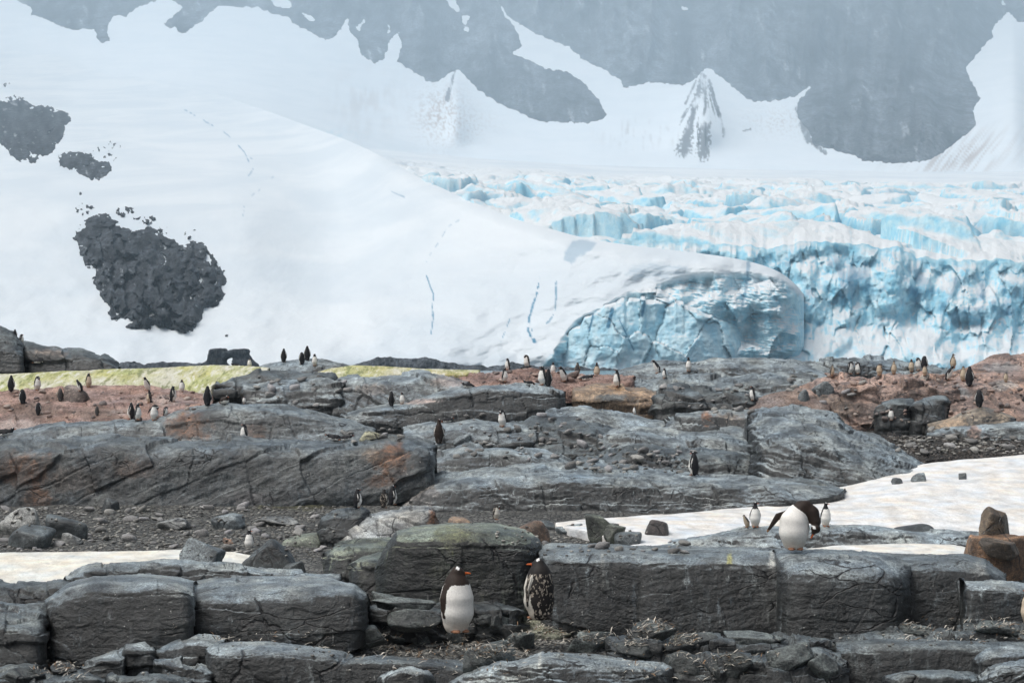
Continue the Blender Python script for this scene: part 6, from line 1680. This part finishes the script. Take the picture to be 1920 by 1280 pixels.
P_("lone tan chick near the right edge", 1886, 716, 18, 0, 'hunch', 0, 'chick', None, 0, .0135, CHK)
print("SIZES", sorted(SIZES, key=lambda t: t[3])[:10], sorted(SIZES, key=lambda t: -t[3])[:14])


# feathers and straw blown into the cracks
def build_litter():
    r = np.random.default_rng(11)
    V, Q, C = [], [], []
    for x0, x1, y0, y1, n in [(560, 720, 1188, 1216, 420), (700, 1000, 1172, 1232, 1100), (985, 1310, 1160, 1212, 1200), (1140, 1460, 1222, 1278, 700), (1680, 1920, 1158, 1204, 600), (60, 160, 1232, 1272, 260), (400, 650, 1186, 1204, 320), (290, 360, 1170, 1195, 120), (640, 1000, 1225, 1275, 300), (85, 100, 1120, 1240, 60)]:
        for _ in range(n):
            h = shoot(r.uniform(x0, x1), r.uniform(y0, y1))
            if not h or h[1].z < 0.35 or h[2].name.startswith("penguin"): continue
            if not h[2].name.startswith(("terrain", "loose", "pebbles")) and r.random() > 0.35: continue
            L = r.uniform(.03, .10); w = r.uniform(.003, .0075); a = r.uniform(0, 6.28); t = r.uniform(-.1, .6)
            dx = np.array((math.cos(a) * math.cos(t), math.sin(a) * math.cos(t), math.sin(t))); sx = np.array((-math.sin(a), math.cos(a), 0.3))
            p = np.array(h[0]) + np.array((0, 0, .006)); b = len(V)
            mid = p + dx * L * .5 + np.array((0, 0, r.uniform(0, .012)))
            V += [p - sx * w * .5, p + sx * w * .5, mid + sx * w, mid - sx * w, p + dx * L + sx * w * .3, p + dx * L - sx * w * .3]
            Q += [(b, b + 1, b + 2, b + 3), (b + 3, b + 2, b + 4, b + 5)]
            c = (0.18 + 0.5 * r.random()) * np.array((1.0, .93, .80)) if r.random() < .8 else np.array((.20, .12, .06))
            C += [c] * 6
    o = place("feather_litter", np.array(V), np.array(Q), M_STONE, np.array(C), smooth=False)
    tag(o, "pale moulted feathers and straw strewn between the front rocks", None, None, "stuff")


refresh()
build_litter()

def build_haze():
    x0, x1, y0, y1, z0, z1 = -2900, 2900, -60, 8600, -3.0, 1800.0
    V = np.array([(x, y, z) for x in (x0, x1) for y in (y0, y1) for z in (z0, z1)], float)
    Q = np.array([(0, 1, 3, 2), (4, 6, 7, 5), (0, 4, 5, 1), (2, 3, 7, 6), (0, 2, 6, 4), (1, 5, 7, 3)])
    m = bpy.data.materials.new("cold_air"); m.use_nodes = True
    nt = m.node_tree
    for x in list(nt.nodes): nt.nodes.remove(x)
    out = nt.nodes.new("ShaderNodeOutputMaterial"); v = nt.nodes.new("ShaderNodeVolumePrincipled")
    v.inputs['Color'].default_value = (0.70, 0.87, 1.0, 1)
    v.inputs['Density'].default_value = 0.00015
    v.inputs['Anisotropy'].default_value = 0.0
    nt.links.new(v.outputs[0], out.inputs['Volume'])
    o = place("haze", V, Q, m, smooth=False, origin=np.zeros(3))
    tag(o, "pale cold haze filling the air in front of the mountains", None, None, "stuff")


build_haze()
